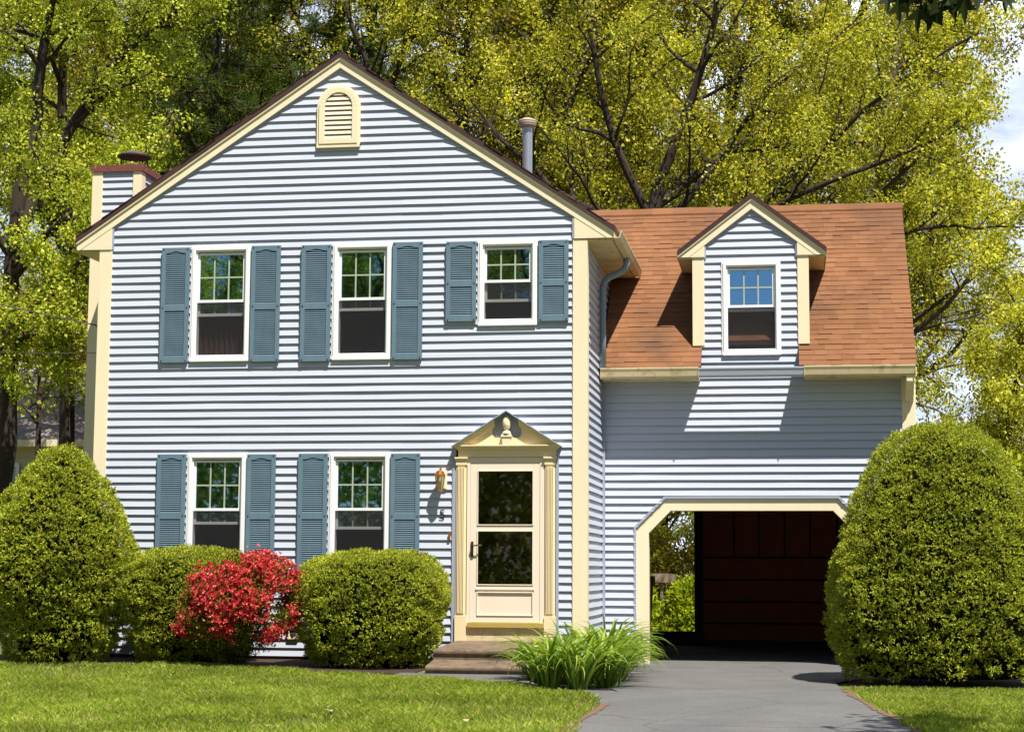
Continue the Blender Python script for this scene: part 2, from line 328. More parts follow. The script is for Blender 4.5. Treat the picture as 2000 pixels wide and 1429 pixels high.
def lawn_edge(x): return np.interp(x, [1.3, 1.92, 3.48, 3.78, 3.95, 4.06], [-2.35, -2.52, -3.52, -4.05, -4.6, -5.3])
def bed_edge(x): return np.interp(x, [1.3, 2.93, 2.96, 4.10], [-1.90, -1.92, -2.62, -3.55])
m = MB(); xs2 = np.linspace(1.45, 4.14, 28); V = []
for x in xs2:
    for t_ in (0, 0.5, 1): y = float(lawn_edge(x) - 0.1 + (bed_edge(x) + 0.05 - lawn_edge(x) + 0.1) * t_); V.append((x, y, gz(x, y) + 0.012))
m.add(V, [(3 * i + j, 3 * i + 3 + j, 3 * i + 4 + j, 3 * i + 1 + j) for i in range(27) for j in (0, 1)]); struct(m.build('front_path', M['asphalt'], None))
struct(sheet('road', list(np.arange(-120, 121, 4.0)), [-30, -28, -26, -24, -22.4], M['asphalt'], 0.012))
M['bare_soil'] = simple('bare_soil', (0.15, 0.095, 0.06), 1.0, 0.5, 25.0, 0.8, 90, spec=0.1)
def strip(name, f, y0, y1, wd):
    m = MB(); V = []; ys = np.arange(y0, y1, 0.07); r = random.Random(17)
    for y in ys:
        x = f(y); w = wd * (0.35 + r.uniform(0, 1.0) * (0.6 + 0.6 * math.sin(y * 3.1)))
        for d in (-w, w): V.append((x + d, y, gz(x, y) + 0.025))
    m.add(V, [(2 * i, 2 * i + 1, 2 * i + 3, 2 * i + 2) for i in range(len(ys) - 1)]); struct(m.build(name, M['bare_soil'], None))
strip('soil_edge', lambda y: dr(y) + 0.01, -9.5, -2.4, 0.055)
strip('soil_edge', lambda y: dl(y) - 0.01, -9.5, -5.2, 0.045)
# mulch beds along the house
t_m = simple('bark_mulch', (0.035, 0.017, 0.011), 1.0, 0.6, 30.0, 0.9, 60)
struct(sheet('planting_bed', list(np.arange(-4.4, 1.85, 0.25)), list(np.arange(-2.0, 0.3, 0.25)), t_m, 0.010,
             lambda x, y: x))
m = MB(); V = []
for x in np.linspace(2.97, 3.93, 12):
    for t_ in np.linspace(0, 1, 20): y = float(bed_edge(x) + (1.83 - bed_edge(x)) * t_); V.append((x, y, gz(x, y) + 0.018))
m.add(V, [(20 * i + j, 20 * i + 20 + j, 20 * i + 21 + j, 20 * i + 1 + j) for i in range(11) for j in range(19)]); struct(m.build('lily_bed', t_m, None, smooth=True))
struct(sheet('side_bed', list(np.arange(6.35, 9.5, 0.25)), list(np.arange(-2.3, 1.8, 0.25)), t_m, 0.010))

# ------------------------------------------------------------------ house
ROW = 0.1016; ZB = 2.08
rs = random.Random(7)
def cut(iv, holes):
    # iv: (uLb,uLt,uRb,uRt); holes: same format
    out = [iv]
    for h in holes:
        nxt = []
        for a in out:
            if h[2] <= a[0] + 1e-4 or h[0] >= a[2] - 1e-4: nxt.append(a); continue
            if h[0] > a[0] + 1e-3: nxt.append((a[0], a[1], h[0], h[1]))
            if h[2] < a[2] - 1e-3: nxt.append((h[2], h[3], a[2], a[3]))
        out = nxt
    return out
def siding(mb, P, k0, k1, lim, holes, p=0.0262, back=0.1, seams=True, ztop=None, zcuts=()):
    """lapped boards; P(u, d, z) -> world with d outwards; lim(z)->(uL,uR); holes(z)->cuts at that height; zcuts: heights where a cut begins or ends"""
    nz = {}
    for k in range(k0, k1):
        r0 = ZB + k * ROW; r1 = r0 + ROW
        if ztop is not None and r0 >= ztop: break
        if ztop is not None: r1 = min(r1, ztop)
        key = k // 2
        if key not in nz:
            r = random.Random(key * 13 + int(lim(r0)[1] * 100)); nz[key] = [r.uniform(-3, 1) + 3.66 * i for i in range(4)]
        zs = [r0] + sorted(c for c in zcuts if r0 + 0.004 < c < r1 - 0.004) + [r1]
        base_k = rs.uniform(-0.0008, 0.0010); wob = [rs.uniform(-0.0016, 0.0016) for _ in range(40)]; wz = [rs.uniform(-0.0010, 0.0010) for _ in range(40)]
        for z0, z1 in zip(zs[:-1], zs[1:]):
            a, b = lim(z0), lim(z1)
            if a[1] - a[0] < 0.02: continue
            if b[1] - b[0] < 0: c = 0.5 * (b[0] + b[1]); b = (c, c)
            f0, f1 = (z0 - r0) / ROW, (z1 - r0) / ROW
            for (lb, lt, rb, rt) in cut((a[0], b[0], a[1], b[1]), holes(z0, z1)):
                cuts = [q for q in nz[key] if seams and lb + 0.25 < q < rb - 0.25]
                ed = [(lb, lt)] + [(q, q) for q in cuts] + [(rb, rt)]
                for q in range(len(ed) - 1):
                    (b0, t0), (b1, t1) = ed[q], ed[q + 1]
                    n = max(1, int((b1 - b0) / 0.45)); V = []
                    base = base_k + (0.0016 if q % 2 else 0); pt = 0.0012 + 0.0005 * (q % 2)
                    for i in range(n + 1):
                        f = i / n; ub = b0 + (b1 - b0) * f; ut = t0 + (t1 - t0) * f; iw = int(abs(ub) * 2.3) % 40
                        pj = p + base + wob[iw]; d0 = pj + (pt - pj) * f0; d1 = pj + (pt - pj) * f1; dz = wz[iw] if f0 == 0 else 0
                        V += [P(ub, d0, z0 + dz), P(ut, d1, z1), P(ub, 0.0, z0 + (0.001 if f0 == 0 else 0)), P(ub, -back, z0), P(ut, -back, z1)]
                    F = []
                    for i in range(n):
                        c, d = i * 5, i * 5 + 5
                        F += [(c, d, d + 1, c + 1), (c, c + 2, d + 2, d), (c + 2, c + 3, d + 3, d + 2), (c + 3, c + 4, d + 4, d + 3), (c + 1, d + 1, d + 4, c + 4)]
                    F += [(0, 1, 4, 3, 2), (n * 5, n * 5 + 2, n * 5 + 3, n * 5 + 4, n * 5 + 1)]
                    mb.add(V, F)
AX, AZ, SL = 0.169, 7.611, 0.6675
zt = lambda x: AZ - SL * abs(x - AX)
XL, XR = -2.80, 3.145
house = thing('house', 'two-storey pale blue clapboard house with gabled front, blue shutters and an attached dormered garage wing', 'house', (0, 0, 0))
WIN = {  # x0,x1,z0,z1 of the casing
    1: (-1.738, -0.955, 3.697, 5.172), 2: (0.108, 0.870, 3.695, 5.165), 3: (1.955, 2.702, 4.093, 5.160),
    4: (-1.722, -0.950, 1.075, 2.545), 5: (0.104, 0.880, 1.077, 2.549)}
DOOR = (1.70, 2.945, 0.03, 2.61)
def front_lim(z):
    h = (AZ - 0.15 - z) / SL
    return (max(XL, AX - h), min(XR, AX + h))
def front_holes(z0, z1):
    o = []
    for w in list(WIN.values()) + [DOOR]:
        x0, x1, a, b = w; zc = 0.5 * (z0 + z1)
        i = 0.035 if w is not DOOR else 0
        if a + i < zc < b - i: o.append((x0 + i, x0 + i, x1 - i, x1 - i))
    return o
m = MB(); siding(m, lambda u, d, z: (u, -d, z), -20, 53, front_lim, front_holes, zcuts=[v for w in WIN.values() for v in (w[2] + 0.035, w[3] - 0.035)] + [DOOR[3]])
m.build('wall', M['siding'], house)
# right flank of the main block, seen beside the wing
m = MB(); siding(m, lambda u, d, z: (3.285 + d, u, z), -20, 31, lambda z: (0.14, 3.6), lambda a, b: [], seams=False, ztop=5.14)
m.build('side_wall', M['siding'], house)
# the other outside walls and the floors that keep the rooms dark
m = MB(); m.box(-2.93, -2.83, 0.1, 8.0, 0.0, 5.15); m.box(-2.93, 3.28, 8.0, 8.1, 0.0, 5.15); m.prism([(-2.93, 5.15), (3.28, 5.15), (AX, 7.45)], 8.0, 8.1)
m.box(3.185, 3.284, 3.6, 8.0, 0.0, 5.15)
m.build('rear_wall', M['siding'], house)
m = MB(); m.box(-2.82, 3.18, 0.11, 7.99, 2.68, 2.90); m.box(-2.82, 3.18, 0.11, 7.99, 0.22, 0.40); m.box(-2.82, 3.18, 0.11, 7.99, 5.35, 5.45)
m.box(-2.82, 3.18, 3.6, 3.7, 0.40, 5.35); m.box(1.2, 1.3, 0.11, 3.59, 0.40, 2.68); m.box(-0.45, -0.37, 0.11, 3.59, 2.90, 5.35); m.box(1.35, 1.43, 0.11, 3.59, 2.90, 5.35)
m.build('interior_floor', M['dark'], house)
m = MB(); m.box(-2.90, 3.25, 0.0, 8.0, -0.4, 0.045); m.build('foundation', M['found'], house)
# corner boards
def corner(x0, x1, z0, z1, yf=-0.034, yb=0.14):
    m = MB(); m.box(x0, x1, yf, 0.0, z0, z1)
    return m
m = corner(-2.935, -2.795, 0.03, 5.149); m.box(-2.965, -2.933, -0.034, 0.12, 0.03, 5.149); m.box(-2.84, -2.832, -0.036, -0.03, 0.03, 5.14); m.build('corner_board', M['cream'], house, bevel=0.004)
m = corner(3.138, 3.288, 0.03, 5.143); m.box(3.286, 3.318, -0.034, 0.14, 0.03, 5.143); m.box(3.243, 3.249, -0.036, -0.03, 0.03, 5.14); m.build('corner_board', M['cream'], house, bevel=0.004)
# roof: two slopes
m = MB()
m.prism([(AX, AZ), (3.665, zt(3.665)), (3.665, zt(3.665) - 0.058), (AX, AZ - 0.058)], -0.078, 8.3)
m.prism([(AX, AZ), (-3.275, zt(-3.275)), (-3.275, zt(-3.275) - 0.058), (AX, AZ - 0.058)], -0.078, 8.3)
roof = m.build('roof', M['roof_edge'], house)
# individual shingle ends along the gable edge make the line slightly ragged
m = MB(); rr = random.Random(3)
for sgn, xe in ((-1, -3.275), (1, 3.665)):
    n = 30
    for i in range(n):
        xa = AX + (xe - AX) * i / n; xb = AX + (xe - AX) * (i + 1) / n
        t = rr.uniform(0.006, 0.016); w = rr.uniform(-0.006, 0.008)
        m.prism([(xa, zt(xa) + 0.002), (xa, zt(xa) + 0.006), (xb, zt(xb) + t), (xb, zt(xb) + 0.002)], -0.082 - w, 1.2)
m.build('shingle_edge', M['roof_edge'], roof)
def rake(c, sl, apex, xa, d0, d1, y0, y1, zmin=None, mb=None):
    mb = mb or MB()
    f = lambda x: apex - sl * abs(x - c)
    for s in (0, 1):
        xe = xa[s]; P = [(c, apex - d0), (xe, f(xe) - d0)]
        if zmin is None: P += [(xe, f(xe) - d1)]
        else:
            if f(xe) - d1 < zmin:
                P += [(xe, zmin)]; h = (apex - d1 - zmin) / sl; P += [(c + (h if s else -h), zmin)]
            else: P += [(xe, f(xe) - d1)]
        P += [(c, apex - d1)]
        mb.prism(P, y0, y1)
    return mb
rake(AX, SL, AZ, (-3.272, 3.645), 0.058, 0.092, -0.068, -0.002).build('fascia', M['cream'], house, bevel=0.003)
m = rake(AX, SL, AZ, (-3.268, 3.641), 0.092, 0.196, -0.050, -0.001, 5.150)
m.build('frieze_board', M['cream'], house)
rake(AX, SL, AZ, (-2.80, 3.15), 0.196, 0.222, -0.036, -0.001).build('gable_channel', M['channel'], house)
for (xo, xi, s) in ((-3.262, -2.80, -1), (3.635, 3.155, 1)):
    m = MB(); zi = zt(xi) - 0.196
    m.prism([(xo + 0.04 * -s, 5.150), (xi, 5.147), (xi, zi)], -0.046, -0.002)
    m.build('eave_return', M['cream'], house, bevel=0.003)
    m = MB(); m.box(min(xi, xi - 0.022 * s), max(xi, xi - 0.022 * s), -0.04, -0.002, 5.150, zi + 0.0); m.build('return_channel', M['channel'], house)
    # soffit and eave fascia running back
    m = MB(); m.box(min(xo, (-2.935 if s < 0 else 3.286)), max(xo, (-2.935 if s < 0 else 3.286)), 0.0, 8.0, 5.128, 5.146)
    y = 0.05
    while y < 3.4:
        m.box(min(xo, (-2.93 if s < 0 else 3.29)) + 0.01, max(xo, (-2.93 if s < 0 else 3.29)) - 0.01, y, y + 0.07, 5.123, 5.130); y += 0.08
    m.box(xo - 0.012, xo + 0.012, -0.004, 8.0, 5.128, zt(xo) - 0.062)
    m.build('soffit', M['cream_stained_shaded'], house)
# gutter on the right eave, ending against the wing roof
def gutter_prof(): return [(0, 0), (0.085, 0), (0.10, 0.02), (0.112, 0.07), (0.125, 0.10), (0.125, 0.115), (0.113, 0.115), (0.10, 0.075), (0.085, 0.014), (0.012, 0.012), (0.012, 0.115), (0, 0.115)]
m = MB(); m.prism([(3.645 + a * 0.8, 5.14 + b * 0.78) for a, b in gutter_prof()], -0.07, 2.86, 'y'); m.build('gutter', M['cream_stained_shaded'], house)
m = MB(); pts = [(3.665, 1.38, 5.15), (3.665, 1.38, 5.06), (3.64, 1.38, 5.0), (3.56, 1.38, 4.945), (3.45, 1.38, 4.90), (3.385, 1.38, 4.85), (3.355, 1.38, 4.77), (3.352, 1.40, 4.60), (3.352, 1.42, 4.2), (3.352, 1.43, 3.70)]
m.tube(pts, 0.043, 10); m.build('downspout', M['pipe'], house, smooth=True)

# windows
def window(part_parent, x0, x1, z0, z1, yw, lift, blind=0.0, curtain=False, mname='window'):
    cw = 0.062
    m = MB(); P = lambda a: [(x0 + a, z0 + a), (x1 - a, z0 + a), (x1 - a, z1 - a), (x0 + a, z1 - a)]
    m.ring(P(0), P(0.022), yw - 0.030, yw + 0.01, True)            # outer bead
    m.ring(P(0.022), P(cw), yw - 0.042, yw + 0.01, True)           # casing
    m.ring(P(cw), P(cw + 0.018), yw - 0.020, yw + 0.10, True)      # jamb
    m.box(x0 + 0.012, x1 - 0.012, yw - 0.052, yw - 0.0, z0 - 0.006, z0 + 0.03)    # sill nose
    w = m.build(mname, M['white'], part_parent, bevel=0.003)
    ix0, ix1, iz0, iz1 = x0 + cw + 0.018, x1 - cw - 0.018, z0 + cw + 0.018, z1 - cw - 0.018
    zm = iz0 + (iz1 - iz0) * 0.525
    def sash(nm, a, b, y, rl=0.028, br=0.034):
        s = MB(); s.box(ix0, ix0 + rl, y, y + 0.03, a, b); s.box(ix1 - rl, ix1, y, y + 0.03, a, b)
        s.box(ix0 + rl, ix1 - rl, y, y + 0.03, b - rl, b); s.box(ix0 + rl, ix1 - rl, y - 0.004, y + 0.03, a, a + br)
        gx0, gx1, ga, gb = ix0 + rl, ix1 - rl, a + br, b - rl
        for i in (1, 2):
            x = gx0 + (gx1 - gx0) * i / 3; s.box(x - 0.009, x + 0.009, y + 0.006, y + 0.011, ga, gb, 1)
        zc = 0.5 * (ga + gb); s.box(gx0, gx1, y + 0.0058, y + 0.0112, zc - 0.009, zc + 0.009, 1)
        o = s.build(nm, [M['white'], M['grille']], w)
        g = MB(); g.add([(gx0, y + 0.012, ga), (gx1, y + 0.012, ga), (gx1, y + 0.012, gb), (gx0, y + 0.012, gb)], [(0, 1, 2, 3)])
        return g
    g1 = sash('upper_sash', zm - 0.02, iz1 - 0.012, yw + 0.004); g1.build('glass', M['glass'], w)
    g2 = sash('lower_sash', iz0 + lift, zm + lift + 0.005, yw + 0.042); g2.build('glass', M['glass'], w)
    s = MB(); s.add([(ix0, yw + 0.006, iz0), (ix1, yw + 0.006, iz0), (ix1, yw + 0.006, zm - 0.02), (ix0, yw + 0.006, zm - 0.02)], [(0, 1, 2, 3)]); s.build('insect_screen', M['screen'], w)
    if blind:
        b = MB(); zb = iz1 - (iz1 - iz0) * blind; z = iz1 - 0.01
        while z > zb + 0.03:
            b.add([(ix0 + 0.01, yw + 0.11, z - 0.012), (ix1 - 0.01, yw + 0.11, z - 0.012), (ix1 - 0.01, yw + 0.13, z), (ix0 + 0.01, yw + 0.13, z)], [(0, 1, 2, 3)]); z -= 0.022
        b.box(ix0 + 0.01, ix1 - 0.01, yw + 0.105, yw + 0.135, zb, zb + 0.022)
        b.build('window_blind', M['blind'], w)
    if curtain:
        c = MB(); n = 60; V = []; F = []
        for i in range(n + 1):
            x = ix0 - 0.05 + (ix1 - ix0 + 0.1) * i / n; yy = yw + 0.16 + 0.018 * math.sin(i * 1.1) + 0.008 * math.sin(i * 2.7)
            V += [(x, yy, iz0 - 0.1), (x, yy, iz1)]
        for i in range(n): F.append((2 * i, 2 * i + 2, 2 * i + 3, 2 * i + 1))
        c.add(V, F); c.build('curtain', M['curtain'], w, smooth=True)
    return w
window(house, *WIN[1], 0.0, 0.50, 0, True)
window(house, *WIN[2], 0.0, 0.54)
window(house, *WIN[3], 0.0, 0.22, 0.27)
window(house, *WIN[4], 0.0, 0.50, 0.20)
window(house, *WIN[5], 0.0, 0.44, 0.25)
# shutters
def shutter(x0, x1, z0, z1, split=0.475):
    m = MB(); yb, yf = -0.028, -0.060; st = 0.052; rl = 0.075
    m.box(x0, x0 + st, yf, yb, z0, z1); m.box(x1 - st, x1, yf, yb, z0, z1)
    zc = z0 + (z1 - z0) * split
    m.box(x0 + st, x1 - st, yf + 0.003, yb, z0, z0 + rl); m.box(x0 + st, x1 - st, yf + 0.003, yb, zc - 0.04, zc + 0.04)
    # top rail with an arched lower edge
    a, b = x0 + st, x1 - st; n = 12; arch = []
    for i in range(n + 1):
        f = i / n; g = abs(f - 0.5) * 2
        h = 0.022 * (0.5 + 0.5 * math.cos(math.pi * min(1, g * 1.15))) if g < 0.87 else 0
        arch.append((a + (b - a) * f, z1 - 0.07 + h))
    m.prism(arch + [(b, z1), (a, z1)], yf + 0.003, yb)
    # louvres
    for (lo, hi) in ((z0 + rl, zc - 0.04), (zc + 0.04, z1 - 0.048)):
        n = max(4, round((hi - lo) / 0.0265)); pz = (hi - lo) / n
        for i in range(n):
            z = lo + i * pz
            m.add([(a, yf + 0.008, z + 0.002), (b, yf + 0.008, z + 0.002), (b, yb - 0.004, z + pz * 0.95), (a, yb - 0.004, z + pz * 0.95),
                   (a, yf + 0.008, z - 0.004), (b, yf + 0.008, z - 0.004), (b, yb - 0.004, z + pz * 0.6), (a, yb - 0.004, z + pz * 0.6)],
                  [(0, 1, 2, 3), (4, 7, 6, 5), (0, 4, 5, 1)])
    m.box(a, b, yb - 0.003, yb, z0 + rl, z1 - 0.05)
    for zz in (z0 + 0.02, zc - 0.0, z1 - 0.022):
        for xx in (x0 + 0.024, x1 - 0.024):
            m.box(xx - 0.007, xx + 0.007, yf - 0.005, yf + 0.002, zz - 0.007, zz + 0.007, 1)
    m.build('shutter', [M['shutter'], M['brown_dark']], house)
for x0, x1, z0, z1 in ((-2.118, -1.752, 3.685, 5.151), (-0.938, -0.562, 3.684, 5.150), (-0.287, 0.094, 3.677, 5.142), (0.884, 1.264, 3.686, 5.152),
                       (1.562, 1.938, 4.147, 5.142), (2.720, 3.086, 4.134, 5.134),
                       (-2.106, -1.735, 1.066, 2.527), (-0.938, -0.573, 1.064, 2.522), (-0.277, 0.092, 1.066, 2.526), (0.892, 1.257, 1.062, 2.521)):
    shutter(x0, x1, z0, z1)

# arched gable vent
def arch_poly(x0, x1, z0, zs, n=14):
    c = 0.5 * (x0 + x1); r = 0.5 * (x1 - x0)
    return [(x0, z0), (x1, z0)] + [(c + r * math.cos(math.pi * i / n), zs + r * math.sin(math.pi * i / n)) for i in range(n + 1)]
m = MB(); o1 = arch_poly(-0.122, 0.438, 6.385, 6.912); i1 = arch_poly(-0.092, 0.408, 6.430, 6.912); i2 = arch_poly(-0.020, 0.336, 6.487, 6.912)
m.ring(o1, i1, -0.052, 0.0, True); m.ring(i1, i2, -0.070, 0.0, True); m.box(-0.122, 0.438, -0.062, -0.001, 6.382, 6.430)
vent = m.build('gable_vent', M['cream'], house, bevel=0.003)
m = MB(); z = 6.50
while z < 7.07:
    h = 0.178 if z < 6.9 else math.sqrt(max(0, 0.178 ** 2 - (z - 6.9) ** 2)); c = 0.158
    if h > 0.03:
        m.add([(c - h, -0.060, z), (c + h, -0.060, z), (c + h, -0.047, z + 0.040), (c - h, -0.047, z + 0.040), (c - h, -0.060, z - 0.008), (c + h, -0.060, z - 0.008), (c + h, -0.040, z + 0.030), (c - h, -0.040, z + 0.030)],
              [(0, 1, 2, 3), (4, 7, 6, 5), (0, 4, 5, 1)])
    z += 0.0625
m.build('louvre', M['cream'], vent)
m = MB(); m.prism(i1, -0.017, -0.0155); m.build('vent_backing', M['sill'], vent)

# front door surround
XC = 2.337
ds = MB()
def pil(x0, x1):
    m = MB(); m.box(x0, x1, -0.062, -0.01, 0.235, 0.56); m.box(x0 + 0.008, x1 - 0.008, -0.048, -0.01, 0.56, 2.43)
    n = 5; w = (x1 - x0 - 0.05) / n
    for i in range(n):
        xa = x0 + 0.025 + i * w; m.box(xa + w * 0.2, xa + w * 0.8, -0.066, -0.047, 0.585, 2.36)
    m.box(x0 + 0.002, x1 - 0.002, -0.062, -0.01, 2.375, 2.43)
    m.box(x0 - 0.004, x1 + 0.004, -0.072, -0.01, 2.43, 2.452); m.box(x0 - 0.010, x1 + 0.010, -0.082, -0.01, 2.452, 2.472)
    return m.build('pilaster', M['yellow'], house, bevel=0.003)
pil(1.705, 1.845); pil(2.797, 2.937)
m = MB(); m.box(1.735, 2.940, -0.060, -0.005, 2.472, 2.56)
for i, (zz, d) in enumerate(((2.56, 0.075), (2.575, 0.09), (2.59, 0.108), (2.602, 0.122))):
    m.box(1.735 - (d - 0.06), 2.94 + (d - 0.06), -d, -0.005, zz, (2.575, 2.59, 2.602, 2.618)[i])
m.build('entablature', M['yellow'], house, bevel=0.002)
# pediment with broken arch and finial
PS = 0.640; PA = 3.036
pf = lambda x: PA - PS * abs(x - XC)
m = MB()
m.prism([(1.68, 2.618), (2.994, 2.618), (XC, 3.02)], -0.030, -0.006)
ped = m.build('pediment', M['channel'], house)
m = MB()
for s in (-1, 1):
    cx, cz, r = XC + s * 0.112, 2.775, 0.072
    arc = []
    for i in range(11):
        a = math.radians(-105 + i * 19.5)        # around the cut-out, from the pedestal side outwards
        arc.append((cx + s * r * math.sin(a) * 1.0, cz - r * math.cos(a)))
    P = [(XC + s * 0.012, 2.618), (XC + s * 0.012, arc[0][1] - 0.05)] + arc + [(XC + s * 0.165, pf(XC + 0.165) - 0.04), (XC + s * 0.62, 2.632), (XC + s * 0.62, 2.618)]
    P = [p for p in P]
    m.prism(P, -0.066, -0.030)
m.build('tympanum', M['yellow'], ped)
for s in (-1, 1):
    m = MB()
    for (d0, d1, yy) in ((0.016, 0.036, -0.135), (0.036, 0.056, -0.120), (0.056, 0.082, -0.104), (0.082, 0.098, -0.086)):
        xa, xb = XC + s * 0.150, XC + s * 0.655
        xm = XC + s * (PA - 2.618 - d1) / PS
        pts = [(xa, pf(xa) - d0), (xb, max(2.618, pf(xb) - d0)), (xm if abs(xm - XC) < abs(xb - XC) else xb, 2.618 if abs(xm - XC) < abs(xb - XC) else pf(xb) - d1), (xa, pf(xa) - d1)]
        m.prism(pts, yy, -0.031)
    m.build('raking_cornice', M['yellow'], ped, bevel=0.002)
m = MB()
for s in (-1, 1):
    m.prism([(XC, PA), (XC + s * 0.675, pf(XC + 0.675)), (XC + s * 0.675, pf(XC + 0.675) - 0.013), (XC, PA - 0.013)], -0.150, 0.0)
m.build('flashing', M['channel'], ped)
m = MB(); m.prism([(XC - 0.046, 2.618), (XC + 0.046, 2.618), (XC + 0.054, 2.715), (XC - 0.054, 2.715)], -0.112, -0.030); m.box(XC - 0.066, XC + 0.066, -0.122, -0.030, 2.715, 2.738); m.box(XC - 0.058, XC + 0.058, -0.114, -0.030, 2.738, 2.75)
m.lathe([(0.05, 0), (0.054, 0.01), (0.046, 0.028), (0.026, 0.042), (0.024, 0.05), (0.030, 0.056), (0.042, 0.075), (0.052, 0.11), (0.053, 0.145), (0.047, 0.18), (0.034, 0.205), (0.015, 0.222), (0.002, 0.226)], (XC, -0.082, 2.75), 20)
m.build('finial', M['cream'], ped, smooth=False)
for xa, xb in ((1.662, 1.705), (2.937, 2.972)):
    m = MB(); m.box(xa, xb, -0.036, 0.0, 0.05, 2.60); m.build('door_channel', M['channel'], house)
# door frame, storm door
m = MB(); m.box(1.846, 1.884, -0.040, 0.09, 0.42, 2.452); m.box(2.742, 2.796, -0.040, 0.09, 0.42, 2.452); m.box(1.884, 2.742, -0.040, 0.09, 2.405, 2.452)
m.box(1.846, 2.796, -0.047, 0.0, 2.44, 2.468)
m.build('door_frame', M['door'], house, bevel=0.003)
m = MB(); m.box(1.862, 2.80, -0.075, 0.02, 0.418, 0.480); m.build('door_sill', M['sill'], house, bevel=0.004)
m = MB(); m.box(1.846, 2.797, -0.034, 0.09, 0.03, 0.418); m.build('kick_board', M['cream_stained_shaded'], house)
m = MB(); a, b = 1.886, 2.740
m.box(a, 1.972, -0.034, 0.0, 0.482, 2.403); m.box(2.664, b, -0.034, 0.0, 0.482, 2.403)
m.box(1.972, 2.664, -0.034, 0.0, 2.312, 2.403); m.box(1.972, 2.664, -0.034, 0.0, 1.584, 1.645); m.box(1.972, 2.664, -0.034, 0.0, 0.482, 0.560); m.box(1.972, 2.664, -0.034, 0.0, 0.845, 0.925)
m.box(1.972, 2.664, -0.026, -0.002, 0.560, 0.845)
for (z0, z1) in ((1.645, 2.312), (0.925, 1.584), (0.560, 0.845)):
    for (x0, x1, za, zb) in ((1.972, 1.984, z0, z1), (2.652, 2.664, z0, z1), (1.984, 2.652, z0, z0 + 0.012), (1.984, 2.652, z1 - 0.012, z1)):
        m.box(x0, x1, -0.044, -0.030, za, zb)
m.box(1.958, 2.678, -0.046, -0.030, 0.868, 0.895)
door = m.build('storm_door', M['door'], house, bevel=0.003)
m = MB()
for (z0, z1) in ((1.645, 2.312), (0.925, 1.584)):
    m.add([(1.972, -0.018, z0), (2.664, -0.018, z0), (2.664, -0.018, z1), (1.972, -0.018, z1)], [(0, 1, 2, 3)])
m.build('glass', M['glass_dim'], door)
m = MB(); m.box(1.900, 1.930, -0.050, -0.034, 1.262, 1.452); m.tube([(1.915, -0.045, 1.395), (1.915, -0.085, 1.395), (1.945, -0.094, 1.400), (2.0, -0.092, 1.408), (2.035, -0.09, 1.398)], [0.011, 0.010, 0.009, 0.008, 0.006], 8)
m.lathe([(0.002, 0), (0.012, 0.003), (0.012, 0.02), (0.002, 0.022)], (1.915, -0.054, 1.30), 8)
m.build('door_handle', M['bronze'], door, bevel=0.004)
# half-open inner door and the banister seen through the glass
m = MB(); m.box(1.80, 2.86, 0.085, 0.10, 0.40, 0.42)
for x in (2.43, 2.545, 2.66): m.box(x - 0.008, x + 0.008, 0.5, 0.516, 0.40, 1.58)
m.build('hall_railing', M['timber'], house)

# lantern, house number, bell, outlet
lamp = MB()
lamp.box(1.470, 1.594, -0.034, -0.012, 2.078, 2.325); lamp.box(1.482, 1.582, -0.044, -0.033, 2.09, 2.313)
lamp = lamp.build('wall_lantern', M['cream'], house, bevel=0.010)
m = MB(); cx, cy = 1.528, -0.145
m.tube([(cx, -0.04, 2.29), (cx, -0.10, 2.345), (cx, -0.145, 2.34), (cx, -0.145, 2.30)], 0.008, 8)
m.lathe([(0.004, 0.075), (0.008, 0.06), (0.006, 0.052), (0.022, 0.046), (0.048, 0.028), (0.052, 0.016), (0.050, 0.012), (0.068, -0.004), (0.071, -0.018), (0.060, -0.024)], (cx, cy, 2.265), 12)
for i in range(6):
    a = math.pi * 2 * i / 6
    m.tube([(cx + 0.060 * math.cos(a), cy + 0.060 * math.sin(a), 2.245), (cx + 0.036 * math.cos(a), cy + 0.036 * math.sin(a), 2.065)], 0.0045, 6)
m.lathe([(0.004, -0.012), (0.030, -0.006), (0.040, 0.004), (0.038, 0.010), (0.004, 0.012)], (cx, cy, 2.058), 12)
m.build('lantern_frame', M['brass'], lamp)
m = MB(); m.lathe([(0.034, 0), (0.057, 0.178)], (cx, cy, 2.066), 6); m.build('lantern_glass', M['lamp_glass'], lamp)
m = MB(); m.lathe([(0.012, 0), (0.018, 0.05), (0.022, 0.08), (0.014, 0.10), (0.004, 0.108)], (cx, cy, 2.075), 10); m.build('bulb', M['white'], lamp, smooth=True)
fc = bpy.data.curves.new('house_number', 'FONT'); fc.body = '5'; fc.size = 0.165; fc.extrude = 0.003; fc.align_x = 'CENTER'
fo = bpy.data.objects.new('tmp_number', fc); COL.objects.link(fo); bpy.context.view_layer.update()
me = bpy.data.meshes.new_from_object(fo.evaluated_get(bpy.context.evaluated_depsgraph_get())); bpy.data.objects.remove(fo)
me.name = 'house_number'; me.materials.clear(); me.materials.append(M['bronze'])
no_ = bpy.data.objects.new('house_number', me); link(no_, house); no_.rotation_euler = (math.radians(90), 0, 0); no_.location = (1.538, -0.031, 1.722)
m = MB(); m.box(1.614, 1.642, -0.042, -0.010, 1.472, 1.546); m.lathe([(0.006, 0), (0.007, 0.008), (0.002, 0.010)], (1.628, -0.043, 1.505), 8); m.build('doorbell', M['brass'], house, bevel=0.003)
m = MB(); P = lambda a: [(-0.385 + a, 0.252 + a), (-0.245 - a, 0.252 + a), (-0.245 - a, 0.415 - a), (-0.385 + a, 0.415 - a)]
m.ring(P(0), P(0.03), -0.05, -0.01, True); ob = m.build('outlet_box', M['cream'], house, bevel=0.004)
